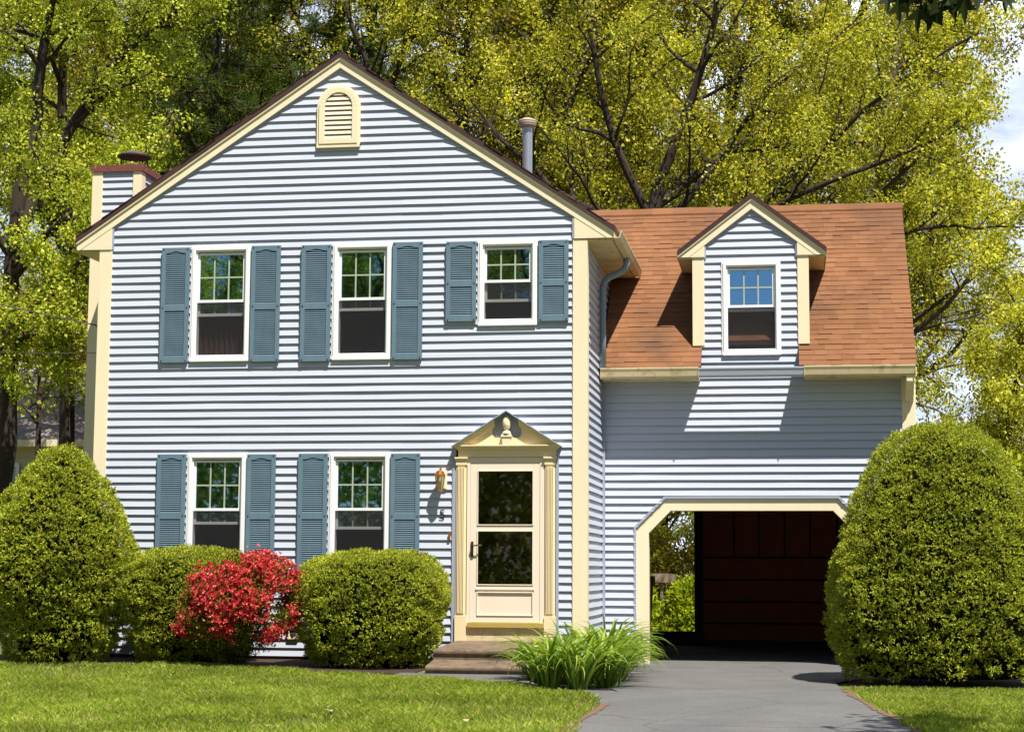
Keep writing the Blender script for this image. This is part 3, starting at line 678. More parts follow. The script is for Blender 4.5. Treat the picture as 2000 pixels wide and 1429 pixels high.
m = MB(); m.box(-0.356, -0.274, -0.022, -0.012, 0.281, 0.387); m.lathe([(0.03, 0), (0.03, 0.04), (0.02, 0.05)], (-0.315, -0.03, 0.281), 10); m.build('outlet_cover', M['brown_dark'], ob)

# chimney chase
ch = MB(); CX0, CX1, CY0, CY1, CZ = -3.625, -2.932, 1.27, 2.25, 6.47
siding(ch, lambda u, d, z: (u, CY0 - d, z), -20, 44, lambda z: (CX0 + 0.13, CX1 - 0.10), lambda a, b: [], seams=False, ztop=CZ)
siding(ch, lambda u, d, z: (CX1 + d - 0.02, u, z), 28, 44, lambda z: (CY0 + 0.06, CY1), lambda a, b: [], seams=False, ztop=CZ)
ch.box(CX0 + 0.02, CX0 + 0.1, CY0 + 0.1, CY1, 0, CZ); ch.box(CX0 + 0.02, CX1 - 0.02, CY1 - 0.02, CY1, 0, CZ)
chim = ch.build('chimney', M['siding'], house)
m = MB(); m.box(CX0, CX0 + 0.15, CY0 - 0.03, CY0 + 0.02, 0, CZ); m.box(CX0 - 0.002, CX0 + 0.03, CY0 - 0.028, CY0 + 0.15, 0, CZ)
m.box(CX1 - 0.11, CX1 + 0.012, CY0 - 0.03, CY0 + 0.02, 5.0, CZ); m.box(CX1 - 0.02, CX1 + 0.012, CY0 + 0.02, CY0 + 0.12, 5.0, CZ)
m.build('corner_board', M['cream'], chim, bevel=0.004)
m = MB(); m.box(CX0 - 0.02, CX1 + 0.03, CY0 - 0.05, CY1 + 0.03, CZ - 0.005, CZ + 0.085); m.build('cap_flashing', M['rust'], chim)
m = MB(); c = (-3.25, 1.80, 0)
m.lathe([(0.15, CZ + 0.08), (0.15, CZ + 0.19), (0.14, CZ + 0.19)], c, 20)
for i in range(20):
    a = math.pi * 2 * i / 20
    m.tube([(c[0] + 0.185 * math.cos(a), c[1] + 0.185 * math.sin(a), CZ + 0.15), (c[0] + 0.185 * math.cos(a), c[1] + 0.185 * math.sin(a), CZ + 0.32)], 0.005, 4)
m.lathe([(0.20, CZ + 0.15), (0.20, CZ + 0.165), (0.19, CZ + 0.165)], c, 20)
m.lathe([(0.235, CZ + 0.315), (0.24, CZ + 0.335), (0.10, CZ + 0.40), (0.01, CZ + 0.405)], c, 24)
m.build('flue_cap', M['rust_dark'], chim)
# vent stack through the right slope
m = MB(); m.lathe([(0.072, 0), (0.072, 0.72)], (2.11, 3.0, 6.62), 18)
vp = m.build('vent_pipe', M['metal'], house, smooth=False)
m = MB(); m.lathe([(0.08, 0.0), (0.10, 0.012), (0.125, 0.03), (0.128, 0.045), (0.115, 0.05), (0.13, 0.062), (0.13, 0.078), (0.115, 0.085), (0.128, 0.095), (0.122, 0.112), (0.06, 0.138), (0.005, 0.142)], (2.11, 3.0, 7.325), 22)
m.build('pipe_cap', simple('weathered_cap', (0.42, 0.34, 0.27), 0.6, 0.3, 12.0), vp)

# ---------------- garage wing
YW = 1.837; YE = 1.50; ZE = 3.722; SW = 1.0206; YR = 4.02; ZR = ZE + SW * (YR - YE)
def wing_lim(z): return (3.30, 7.30)
def wing_holes(z0, z1):
    def edge(z):
        if z < 1.66: return (3.745, 6.716)
        if z > 2.040: return None
        f = (z - 1.66) / (2.040 - 1.66); return (3.745 + f * 0.382, 6.716 - f * 0.382)
    if z0 >= 2.0399: return []
    a, b = edge(z0), edge(min(z1, 2.04))
    if a is None: return []
    if b is None: c = 0.5 * (a[0] + a[1]); b = (4.127, 6.334)
    return [(a[0], b[0], a[1], b[1])]
m = MB(); siding(m, lambda u, d, z: (u, YW - d, z), -21, 16, wing_lim, wing_holes, ztop=ZB + 16 * ROW, zcuts=(1.66, 2.04))
m.build('wing_wall', M['siding_wing'], house)
m = MB(); m.box(7.202, 7.302, 1.94, 6.0, -0.12, 3.7); m.prism([(1.94, 3.7), (6.0, 3.7), (YR, 5.85)], 7.21, 7.31, 'x'); m.box(3.34, 7.2, 1.94, 6.0, 2.30, 2.45)
m.box(4.38, 7.3, 6.02, 6.12, -0.1, 3.7); m.box(3.29, 4.38, 6.0, 6.1, 2.2, 3.7); m.build('wing_shell', M['dark'], house)
m = MB(); m.box(3.288, 3.34, YW - 0.052, YW + 0.0, -0.05, 3.58); m.build('inner_corner', M['channel'], house)
# brown panelled rear of the garage
m = MB(); m.box(4.39, 7.2, 5.97, 6.01, 0.06, 2.295); gp = m.build('garage_panel', M['brown_panel'], house)
m = MB()
for z in (0.33, 0.651, 0.983, 1.315): m.box(4.40, 7.2, 5.94, 5.968, z - 0.014, z + 0.014)
for x in (4.86, 5.24, 5.62, 6.0, 6.4): m.box(x - 0.012, x + 0.012, 5.945, 5.968, 1.33, 2.29)
m.box(4.262, 4.388, 5.90, 6.02, -0.02, 2.29); m.box(4.40, 7.2, 5.93, 5.968, -0.02, 0.08); m.box(3.36, 4.262, 5.94, 6.0, -0.02, 0.20); m.box(3.30, 3.36, 2.1, 6.0, -0.06, 2.29)
m.build('batten', M['brown_dark'], gp)
m = MB(); V = []; F = []
m.add([(3.29, 1.80, -0.090), (7.25, 1.80, -0.090), (7.25, 6.02, -0.012), (3.29, 6.02, -0.012), (3.29, 1.80, -0.3), (7.25, 1.80, -0.3)], [(0, 1, 2, 3), (4, 5, 1, 0)])
m.build('garage_floor', M['asphalt'], house)
OUT = [(3.741, -0.09), (3.741, 1.66), (4.125, 2.044), (6.336, 2.044), (6.72, 1.66), (6.72, -0.09)]
INN = [(3.905, -0.09), (3.905, 1.595), (4.192, 1.885), (6.27, 1.885), (6.556, 1.595), (6.556, -0.09)]
JO = [(3.712, -0.09), (3.712, 1.672), (4.113, 2.075), (6.348, 2.075), (6.749, 1.672), (6.749, -0.09)]
m = MB(); m.ring(OUT, INN, YW + 0.002, YW + 0.16); m.build('garage_casing', M['cream'], house, bevel=0.003)
m = MB(); m.ring(JO, OUT, YW - 0.024, YW + 0.002); m.build('garage_channel', M['channel'], house)
# wing roof: separate shingles in courses
def shingle_field(x0f, x1f, ye, ze, sl, n, expo, rnd, mb):
    nrm = Vector((0, -sl, 1)).normalized(); up = Vector((0, 1, sl)).normalized()
    for k in range(n):
        for (xa, xb) in x0f(k):
            x = xa
            while x < xb - 0.01:
                w = min(rnd.uniform(0.10, 0.27), xb - x)
                if xb - x - w < 0.09: w = xb - x
                th = rnd.choice((0.007, 0.008, 0.009, 0.013)); dl_ = rnd.uniform(-0.004, 0.005)
                b = Vector((0, ye, ze)) + up * (k * expo - dl_); tt = Vector((0, ye, ze)) + up * ((k + 1) * expo + 0.012)
                g = 0.0007
                sag = rnd.uniform(-0.003, 0.003)
                p = [b + nrm * th, b + nrm * (th + 0) + up * sag, tt + nrm * 0.0015, tt + nrm * 0.0015]
                V = [(x + g, p[0].y, p[0].z), (x + w - g, p[1].y, p[1].z), (x + w - g, p[2].y, p[2].z), (x + g, p[3].y, p[3].z),
                     (x + g, b.y, b.z), (x + w - g, b.y, b.z)]
                mb.add(V, [(0, 1, 2, 3), (4, 5, 1, 0), (4, 0, 3), (5, 2, 1)])
                x += w
rnd = random.Random(11)
NC = 34; EX = (YR - YE) * math.sqrt(1 + SW * SW) / NC
kd = int((YW + 0.02 - YE) * math.sqrt(1 + SW * SW) / EX) + 1
def segs(k):
    z = ZE + (k * EX) * SW / math.sqrt(1 + SW * SW)
    xl = 3.322 if z < 5.12 else 2.25
    if k < kd: return [(xl, 4.612), (5.862, 7.335)]
    return [(xl, 7.335)]
m = MB(); shingle_field(segs, None, YE, ZE, SW, NC, EX, rnd, m)
wr = m.build('wing_roof', M['shingle'], house)
m = MB(); th = 0.05
for (xa, xb, y0, y1) in ((3.322, 4.612, YE + 0.005, YW + 0.03), (5.862, 7.330, YE + 0.005, YW + 0.03), (3.322, 7.330, YW + 0.03, YR), (2.25, 3.322, 2.9, YR)):
    f = lambda y: ZE + SW * (y - YE)
    m.prism([(y0, f(y0) - 0.002), (y1, f(y1) - 0.002), (y1, f(y1) - th), (y0, f(y0) - th)], xa, xb, 'x')
m.prism([(YR, ZR - 0.002), (2 * YR - YE, ZE), (2 * YR - YE, ZE - th), (YR, ZR - th)], 2.25, 7.330, 'x')
m.build('roof_deck', M['roof_edge'], wr)
m = MB(); x = 2.3
while x < 7.33:
    w = 0.30; x1 = min(x + w, 7.345); h = 0.034 + rnd.uniform(-0.004, 0.006); d = 0.105
    m.add([(x, YR - d, ZR - SW * d + 0.034), (x1, YR - d, ZR - SW * d + 0.038), (x1, YR, ZR + h), (x, YR, ZR + h - 0.004), (x1, YR + d, ZR - SW * d + 0.02), (x, YR + d, ZR - SW * d + 0.02), (x, YR - d, ZR - SW * d + 0.004), (x1, YR - d, ZR - SW * d + 0.004)],
          [(0, 1, 2, 3), (3, 2, 4, 5), (6, 7, 1, 0)]); x = x1
m.build('ridge_cap', M['shingle'], wr)
# rake board and eave trim of the wing
f = lambda y: ZE + SW * (y - YE)
m = MB(); m.prism([(YE, f(YE) - 0.05), (YR, ZR - 0.05), (YR, ZR - 0.2), (YE + 0.02, f(YE) - 0.16)], 7.302, 7.328, 'x'); m.build('fascia', M['cream'], house)
for (xa, xb) in ((3.322, 4.586), (5.926, 7.312)):
    m = MB(); m.prism([(1.497 - a, 3.572 + b * 1.20) for a, b in gutter_prof()], xa, xb, 'x'); m.box(xa, xa + 0.004, 1.378, 1.497, 3.576, 3.70); m.box(xb - 0.004, xb, 1.378, 1.497, 3.576, 3.70)
    m.build('gutter', M['cream_stained_shaded'], house)
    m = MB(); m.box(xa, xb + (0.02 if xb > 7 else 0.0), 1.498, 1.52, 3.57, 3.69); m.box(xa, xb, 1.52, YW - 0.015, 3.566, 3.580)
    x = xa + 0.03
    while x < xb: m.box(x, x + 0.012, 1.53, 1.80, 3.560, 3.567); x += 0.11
    m.build('soffit', M['cream_stained_shaded'], house)
m = MB(); m.box(7.156, 7.304, YW - 0.032, YW + 0.01, -0.10, 3.60); m.box(7.30, 7.33, YW - 0.032, YW + 0.12, -0.1, 3.6); m.build('corner_board', M['cream'], house, bevel=0.004)
m = MB(); pr = [(YW - 0.03, 3.575), (1.42, 3.575), (1.42, 3.50), (1.47, 3.48), (1.55, 3.47), (1.63, 3.42), (1.68, 3.35), (1.72, 3.33), (1.74, 3.29), (YW - 0.03, 3.27)]
m.prism(pr, 7.20, 7.302, 'x'); m.build('bracket', M['cream'], house, bevel=0.003)
# dormer
DC, DA, DS = 5.272, 6.032, 0.765; YD = 1.805
dzt = lambda x: DA - DS * abs(x - DC)
DW = (4.872, 5.640, 3.902, 5.142)
def dorm_lim(z):
    h = (DA - 0.17 - z) / DS; a, b = (4.640, 5.868) if z > 4.02 else (4.604, 5.872)
    return (max(a, DC - h), min(b, DC + h))
def dorm_holes(z0, z1):
    x0, x1, a, b = DW
    return [(x0 + 0.03, x0 + 0.03, x1 - 0.03, x1 - 0.03)] if a + 0.035 < 0.5 * (z0 + z1) < b - 0.035 else []
m = MB(); siding(m, lambda u, d, z: (u, YD - d, z), 16, 38, dorm_lim, dorm_holes, seams=False, zcuts=(DW[2] + 0.035, DW[3] - 0.035, 4.02))
dormer = m.build('dormer', M['siding_wing'], house)
m = MB(); m.prism([(1.497 - a, 3.578 + b * 1.05) for a, b in gutter_prof()], 4.587, 5.925, 'x'); m.build('gutter_link', M['siding_wing'], house)
m = MB(); m.box(4.494, 4.55, YD, 3.4, 4.0, 5.22); m.box(5.95, 6.002, YD, 3.4, 4.0, 5.22); m.box(4.66, 5.85, 2.5, 2.52, 3.6, 5.3); m.build('dormer_cheek', M['dark'], dormer)
m = MB()
m.box(4.494, 4.650, YD - 0.034, YD + 0.02, 4.030, 5.20); m.box(4.608, 4.613, YD - 0.036, YD - 0.03, 4.04, 5.19); m.build('dormer_corner', M['cream'], dormer, bevel=0.004); m = MB()
m.box(5.856, 6.003, YD - 0.034, YD + 0.02, 4.038, 5.20); m.box(5.965, 5.970, YD - 0.036, YD - 0.03, 4.04, 5.19); m.build('dormer_corner', M['cream'], dormer, bevel=0.004)
m = MB()
for xe in (4.300, 6.236):
    m.prism([(DC, DA), (xe, dzt(xe)), (xe, dzt(xe) - 0.062), (DC, DA - 0.062)], YD - 0.085, 3.85)
m.build('dormer_roof', M['roof_edge'], dormer)
rake(DC, DS, DA, (4.304, 6.228), 0.062, 0.092, YD - 0.075, YD - 0.002).build('dormer_fascia', M['cream'], dormer, bevel=0.003)
m = rake(DC, DS, DA, (4.306, 6.226), 0.092, 0.204, YD - 0.056, YD - 0.001, 5.20)
m.prism([(4.34, 5.20), (4.655, 5.20), (4.655, dzt(4.655) - 0.204)], YD - 0.052, YD - 0.002); m.prism([(6.19, 5.20), (5.857, 5.20), (5.857, dzt(5.857) - 0.204)], YD - 0.052, YD - 0.002)
m.build('dormer_frieze', M['cream'], dormer, bevel=0.002)
m = rake(DC, DS, DA, (4.66, 5.852), 0.204, 0.236, YD - 0.038, YD - 0.001); m.box(4.655, 4.675, YD - 0.04, YD, 5.18, dzt(4.66) - 0.204); m.box(5.838, 5.857, YD - 0.04, YD, 5.18, dzt(5.85) - 0.204)
m.build('dormer_channel', M['channel'], dormer)
for (xa, xb, x) in ((4.31, 4.494, 4.306), (6.003, 6.222, 6.222)):
    m = MB(); m.box(xa, xb, YD - 0.04, 2.95, 5.186, 5.199); m.box(x - 0.008, x + 0.008, YD - 0.04, 2.95, 5.186, dzt(x) - 0.064); m.build('dormer_soffit', M['cream_stained_shaded'], dormer)
# the dormer's window parts hang directly under the dormer (three levels at most)
def dormer_window():
    x0, x1, z0, z1 = DW; w = window(house, x0, x1, z0, z1, YD, 0.50, mname='dormer_window'); return w
dormer_window()

# ------------------------------------------------------------------ front steps
st = thing('front_steps', 'two low aggregate concrete steps below the front door', 'steps', (2.35, -1.0, -0.03))
def tread(nm, x0, x1, yb, yf, zb, zf, zbot, r=0.025):
    m = MB(); m.prism([(yb, zbot), (yf + 0.02, zbot), (yf + 0.02, zf - 0.06), (yf, zf - 0.05), (yf, zf - r * 0.6), (yf + r, zf), (yb, zb)], x0, x1, 'x')
    return m.build(nm, M['concrete'], st, bevel=0.012)
tread('upper_step', 1.735, 2.96, -0.05, -1.50, 0.262, 0.218, -0.10)
tread('lower_step', 1.74, 2.97, -1.475, -1.95, 0.105, 0.058, -0.12)

# ------------------------------------------------------------------ things round the house
tb = thing('trash_bin', 'black wheeled trash bin standing just inside the garage opening', 'bin', (3.60, 3.0, -0.07))
m = MB(); m.add([(3.40, 2.75, -0.05), (3.80, 2.75, -0.05), (3.80, 3.2, -0.05), (3.40, 3.2, -0.05), (3.36, 2.70, 0.95), (3.85, 2.70, 0.95), (3.85, 3.28, 0.95), (3.36, 3.28, 0.95)], [(0, 3, 2, 1), (0, 1, 5, 4), (1, 2, 6, 5), (2, 3, 7, 6), (3, 0, 4, 7)]); m.box(3.345, 3.865, 2.69, 3.30, 0.90, 0.95)
m.build('bin_body', M['black'], tb, bevel=0.01)
m = MB(); m.prism([(2.66, 0.95), (2.66, 0.98), (2.9, 1.03), (3.3, 1.04), (3.34, 0.95)], 3.34, 3.87, 'x'); m.tube([(3.40, 3.36, 0.99), (3.82, 3.36, 0.99)], 0.018, 8); m.build('bin_lid', M['black'], tb, bevel=0.008)
for x in (3.38, 3.80):
    m = MB(); V = [(x, 3.22 + 0.1 * math.cos(a), 0.05 + 0.1 * math.sin(a)) for a in np.linspace(0, 2 * math.pi, 17)[:-1]]
    m.prism([(p[1], p[2]) for p in V], x, x + 0.05, 'x'); m.build('wheel', M['black'], tb)

fg = thing('garden_fence', 'weathered timber garden fence with a sloping top rail seen through the garage', 'fence', (3.6, 11.0, gz(3.6, 11)))
m = MB(); pts = [(2.2, 1.06), (3.55, 1.06), (3.72, 1.02), (4.05, 0.80), (4.6, 0.55)]; lo = [(4.6, 0.40), (4.02, 0.64), (3.68, 0.86), (3.52, 0.90), (2.2, 0.90)]
m.prism(pts + lo, 11.0, 11.06); m.build('top_rail', M['timber'], fg)
for x in (2.4, 3.38, 4.5):
    m = MB(); m.box(x - 0.025, x + 0.025, 11.065, 11.12, 0.0, 0.95 if x < 4 else 0.55); m.build('fence_post', M['timber'], fg)
m = MB(); m.box(2.2, 3.62, 10.95, 11.05, 0.06, 0.22); m.build('bottom_board', M['timber'], fg)

def cable(name, label, pts, r=0.012):
    m = MB(); m.tube(pts, r, 6); return tag(m.build(name, M['cable'], None, smooth=True), label, 'cable')
def sag(a, b, s, n=16): return [(a[0] + (b[0] - a[0]) * i / n, a[1] + (b[1] - a[1]) * i / n, a[2] + (b[2] - a[2]) * i / n - s * 4 * (i / n) * (1 - i / n)) for i in range(n + 1)]
cable('power_cable', 'twisted power cable sloping down from the upper left to the chimney side', sag((-14.0, -4.0, 8.2), (-3.50, 1.22, 4.36), 0.5) + [(-3.42, 1.22, 4.25), (-3.36, 1.22, 4.0), (-3.35, 1.22, 3.3)], 0.008)
cable('telephone_cable', 'thin telephone cable drooping to the house below the power cable', sag((-14.0, -3.0, 6.9), (-3.40, 1.21, 3.98), 0.9) + [(-3.33, 1.21, 3.6), (-3.30, 1.21, 3.4)], 0.004)

# neighbour's house at the far left
nb = thing('neighbour_house', 'neighbouring low house with grey shingled roof behind the left trees', 'house', (-14.5, 27.0, gz(-14, 27)))
m = MB(); m.box(-22.0, -11.2, 25.6, 33.0, 0.0, 4.45); m.build('wall', M['nwall'], nb)
m = MB()
for k in range(14): m.box(-22.0, -11.2, 25.575, 25.6, 0.5 + k * 0.28, 0.52 + k * 0.28)
m.build('siding_line', M['nwall'], nb)
m = MB(); V = [(-22.6, 25.0, 4.60), (-10.6, 25.0, 4.60), (-10.6, 33.6, 4.60), (-22.6, 33.6, 4.60), (-18.4, 29.3, 7.0), (-14.9, 29.3, 7.0)]
m.add(V, [(0, 1, 5, 4), (1, 2, 5), (2, 3, 4, 5), (3, 0, 4)]); m.build('roof', M['nroof'], nb)
m = MB(); m.box(-22.6, -10.6, 24.95, 25.0, 4.42, 4.60); m.box(-22.6, -10.6, 25.0, 25.6, 4.42, 4.45); m.build('eave_board', M['cream'], nb)
m = MB(); m.ring([(-16.6, 2.2), (-15.6, 2.2), (-15.6, 4.0), (-16.6, 4.0)], [(-16.5, 2.3), (-15.7, 2.3), (-15.7, 3.9), (-16.5, 3.9)], 25.54, 25.6, True); nw = m.build('window', M['white'], nb)
m = MB(); m.box(-16.5, -15.7, 25.56, 25.58, 2.3, 3.9); m.build('pane', M['glass_dim'], nw)
# ------------------------------------------------------------------ vegetation helpers
def hash3(i, j, k):
    n = (i * 374761393 + j * 668265263 + k * 2147483647 + 1013904223) & 0xffffffff
    n = ((n ^ (n >> 13)) * 1274126177) & 0xffffffff
    return ((n ^ (n >> 16)) & 0xffff) / 65535.0
def vnoise(P, s):
    P = np.asarray(P) * s + 1000.0; I = np.floor(P).astype(np.int64); f = P - I; f = f * f * (3 - 2 * f); r = 0
    for a in (0, 1):
        for b in (0, 1):
            for c in (0, 1):
                w = (f[:, 0] if a else 1 - f[:, 0]) * (f[:, 1] if b else 1 - f[:, 1]) * (f[:, 2] if c else 1 - f[:, 2])
                r = r + w * hash3(I[:, 0] + a, I[:, 1] + b, I[:, 2] + c)
    return r
def nrm(v): return v / np.maximum(np.linalg.norm(v, axis=-1, keepdims=True), 1e-9)
def kites(P, D, ln, wd_, rng, fold=0.25, wide=0.45):
    """one folded kite-shaped blade per point"""
    n = len(P); D = nrm(D); S = nrm(np.cross(D, rng.normal(size=(n, 3)))); N = np.cross(S, D)
    ln = np.broadcast_to(ln, n)[:, None]; w = np.broadcast_to(wd_, n)[:, None]
    c = P + D * ln * wide + N * (w * fold)
    V = np.stack([P, c + S * w * 0.5, P + D * ln, c - S * w * 0.5], 1).reshape(-1, 3)
    return V, np.arange(4 * n).reshape(-1, 4)
def tubes_np(T, sides):
    VV = []; FF = []; b = 0
    for pts, rad, lev in T:
        k = len(pts); n = sides[min(lev, len(sides) - 1)]
        d = np.gradient(pts, axis=0); d = nrm(d); ref = np.array([0.3, 0.9, 0.2]) if abs(d[0][2]) > 0.8 else np.array([0, 0, 1.0])
        u = nrm(np.cross(d, ref)); w = np.cross(d, u); a = np.arange(n) * 2 * np.pi / n
        V = pts[:, None, :] + (u[:, None, :] * np.cos(a)[None, :, None] + w[:, None, :] * np.sin(a)[None, :, None]) * rad[:, None, None]
        VV.append(V.reshape(-1, 3)); i = np.arange(k - 1)[:, None] * n; j = np.arange(n)[None, :]; jn = (j + 1) % n
        FF.append((np.stack([i + j, i + jn, i + n + jn, i + n + j], -1) + b).reshape(-1, 4)); b += k * n
    return np.concatenate(VV), np.concatenate(FF)
class Tree:
    """recursive branching; leaves gather in sprays along the last twigs"""
    def __init__(s, seed, wander=(0.05, 0.10, 0.16, 0.2, 0.22), trop=(0.02, 0.02, 0.03, 0.0, -0.02), nch=(8, 6, 6, 4), ratio=(0.6, 0.55, 0.5, 0.5), ang=(35, 65), maxlev=4, step=(0.6, 0.45, 0.3, 0.22, 0.15), start=(0.35, 0.25, 0.2, 0.15)):
        s.r = np.random.default_rng(seed); s.T = []; s.LP = []; s.LD = []
        s.w, s.tr, s.nch, s.ratio, s.ang, s.maxlev, s.step, s.start = wander, trop, nch, ratio, ang, maxlev, step, start
    def path(s, pts, r0, r1, lev):
        pts = np.array(pts, float); q = []
        for i in range(len(pts) - 1):
            n = max(2, int(np.linalg.norm(pts[i + 1] - pts[i]) / s.step[min(lev, 4)]))
            for j in range(n): q.append(pts[i] + (pts[i + 1] - pts[i]) * j / n)
        q.append(pts[-1]); q = np.array(q)
        for _ in range(3): q[1:-1] = (q[:-2] + q[1:-1] * 2 + q[2:]) / 4
        q[1:-1] += s.r.normal(0, 0.025, (len(q) - 2, 3))
        rad = np.linspace(r0, r1, len(q)); s.T.append((q, rad, lev)); return q, rad
    def kids(s, q, rad, lev, L, k=None):
        if lev >= s.maxlev: return
        r = s.r; n = len(q); k = k or s.nch[lev]; az = r.uniform(0, 6.28)
        for i in range(k):
            t = s.start[lev] + (1 - s.start[lev]) * (i + r.uniform(0.1, 0.9)) / k; idx = min(n - 1, int(t * (n - 1)))
            d = nrm(q[min(idx + 1, n - 1)] - q[max(idx - 1, 0)]); az += 2.4 + r.uniform(-0.5, 0.5)
            u = nrm(np.cross(d, np.array([0.31, 0.17, 0.93]) if abs(d[2]) < 0.9 else np.array([1.0, 0, 0]))); w = np.cross(d, u)
            a = math.radians(r.uniform(*s.ang)) * (1.0 if t < 0.95 else 0.5)
            nd = nrm(d * math.cos(a) + (u * math.cos(az) + w * math.sin(az)) * math.sin(a) + np.array([0, 0, 0.12]))
            s.grow(q[idx], nd, L * s.ratio[lev] * r.uniform(0.65, 1.15) * (1.15 - 0.55 * t), max(0.004, rad[idx] * r.uniform(0.45, 0.65)), lev + 1)
    def grow(s, p, d, L, r0, lev):
        n = max(3, int(L / s.step[lev])); pts = [p]; st = L / n
        for i in range(n):
            d = nrm(d + s.r.normal(0, s.w[lev], 3) + np.array([0, 0, s.tr[lev]])); p = p + d * st; pts.append(p)
        q = np.array(pts); rad = r0 * np.linspace(1, 0.25 if lev else 0.35, len(q)); s.T.append((q, rad, lev))
        if lev >= s.maxlev - 1:
            for i in range(1 if lev == s.maxlev else len(q) // 2, len(q)): s.LP.append(q[i]); s.LD.append(d)
        s.kids(q, rad, lev, L)
    def leaves(s, per, ln, wd_, spread=0.10, droop=0.5, size_var=0.35):
        B = np.array(s.LP); D = np.array(s.LD); k = vnoise(B, 0.8) * 0.45 + vnoise(B + 7.0, 2.3) * 0.55 > 0.41; B, D = B[k], D[k]     # leaf clumps and gaps
        P = np.repeat(B, per, 0); D = np.repeat(D, per, 0); n = len(P)
        P = P + s.r.normal(0, spread, (n, 3)); D = nrm(D * 0.5 + s.r.normal(0, 0.7, (n, 3)) + np.array([0, 0, -droop]))
        k = s.r.uniform(1 - size_var, 1 + size_var, n)
        return kites(P, D, ln * k, wd_ * k, s.r)
def plant_tree(name, label, cat, T, leafmat, barkmat, base, per, ln, wd_, spread=0.10, droop=0.5, group=None, sides=(9, 7, 5, 4, 3)):
    e = thing(name, label, cat, base, group)
    V, F = tubes_np(T.T, sides); np_mesh('trunk', V, F, barkmat, e, smooth=True)
    V, F = T.leaves(per, ln, wd_, spread, droop); np_mesh('crown', V, F, leafmat, e)
    return e
def copy_tree(src, loc, rz, sc, name, label, group=None, mats=None, cat=None):
    c = src.copy(); COL.objects.link(c); c.location = loc; c.rotation_euler = (0, 0, rz); c.scale = sc if hasattr(sc, '__len__') else (sc, sc, sc); c.name = name; c['label'] = label
    if cat: c['category'] = cat
    if 'group' in c.keys(): del c['group']
    if group: c['group'] = group
    for ch in list(src.children):
        d = ch.copy(); COL.objects.link(d); d.parent = c
        if mats and ch.name.split('.')[0] == 'crown':
            d.data = ch.data.copy(); d.data.materials[0] = mats
    return c

# ------------------------------------------------------------------ trees behind the house
A = np.array
# the wide tree whose limbs reach over the wing to the right
T = Tree(21, nch=(6, 7, 6, 4), ang=(35, 70), trop=(0.02, 0.015, 0.02, 0.0, -0.03))
b = A((2.2, 9.5, gz(2.2, 9.5)))
q, r = T.path([b, (2.35, 9.5, 3.5), (2.95, 9.5, 6.0), (3.25, 9.5, 7.0), (3.46, 9.5, 7.84)], 0.19, 0.12, 0)
for pts, r0, L, k in (
    ([(3.46, 9.5, 7.84), (3.87, 9.4, 8.9), (4.28, 9.3, 9.8), (4.55, 9.2, 11.2), (4.6, 9.0, 13.0)], 0.10, 5.2, 9),
    ([(3.35, 9.5, 7.2), (2.7, 9.2, 8.6), (2.3, 9.0, 10.5), (2.0, 8.8, 12.5)], 0.085, 5.0, 9),
    ([(3.3, 9.5, 6.8), (4.3, 9.7, 8.0), (4.9, 9.8, 9.0), (5.4, 9.9, 9.6), (6.1, 10.0, 10.1), (7.0, 10, 10.9)], 0.08, 4.6, 10),
    ([(2.95, 9.5, 6.0), (4.6, 9.6, 6.9), (5.92, 9.5, 8.0), (6.63, 9.4, 8.8), (7.34, 9.3, 9.25), (8.05, 9.2, 9.85), (9.0, 9.2, 10.3)], 0.085, 4.6, 13),
    ([(2.75, 9.5, 5.2), (4.7, 9.3, 5.9), (6.6, 9.2, 6.53), (7.68, 9.2, 6.8), (8.25, 9.2, 7.05), (8.85, 9.2, 6.95), (9.6, 9.2, 6.9)], 0.075, 3.6, 13),
    ([(3.3, 9.5, 6.9), (2.0, 9.3, 7.5), (0.9, 9.0, 8.4), (0.2, 8.9, 9.4)], 0.10, 4.2, 9),
    ([(3.4, 9.6, 7.5), (4.3, 10.6, 8.4), (5.3, 11.6, 9.4), (6.2, 12.4, 10.6)], 0.10, 4.4, 9),
    ([(2.9, 9.4, 5.9), (4.4, 8.6, 6.8), (5.8, 8.2, 7.3), (7.2, 8.0, 7.8), (8.6, 8.1, 8.4)], 0.09, 3.6, 11)):
    q, r = T.path(pts, r0, r0 * 0.22, 1); T.kids(q, r, 1, L, k)
plant_tree('spreading_tree', 'tall spreading yellow-green tree whose long limbs reach right above the orange roof', 'tree', T, M['leaf_spring'], M['bark'], tuple(b), 10, 0.066, 0.037, 0.10)
# tree behind the gable, centre
T = Tree(5, nch=(6, 7, 6, 4), ang=(30, 65))
b = A((-0.6, 12.0, gz(-0.6, 12)))
T.path([b, (-0.5, 12, 4), (-0.2, 12, 7.5)], 0.24, 0.17, 0)
for pts, r0, L, k in (
    ([(-0.2, 12, 7.5), (0.8, 11.5, 8.6), (1.45, 11, 9.35), (1.88, 11, 10.05), (2.15, 11, 11.2), (2.3, 11, 13)], 0.13, 4.8, 10),
    ([(-0.3, 12, 6.8), (-1.6, 11.6, 8.8), (-2.4, 11.2, 11.0), (-3.0, 11, 13)], 0.12, 4.6, 9),
    ([(-0.2, 12, 7.4), (-0.4, 11.4, 9.4), (-0.3, 11, 11.3), (0.3, 10.8, 13.3)], 0.12, 4.6, 9),
    ([(-1.9, 11.4, 9.7), (-1.6, 11, 11.0), (-0.9, 10.8, 11.7), (0.2, 10.6, 12.3)], 0.07, 3.6, 8),
    ([(-0.4, 12, 5.5), (1.3, 11.6, 6.6), (2.8, 11.3, 7.6), (4.2, 11, 8.2)], 0.09, 4.0, 9)):
    q, r = T.path(pts, r0, r0 * 0.22, 1); T.kids(q, r, 1, L, k)
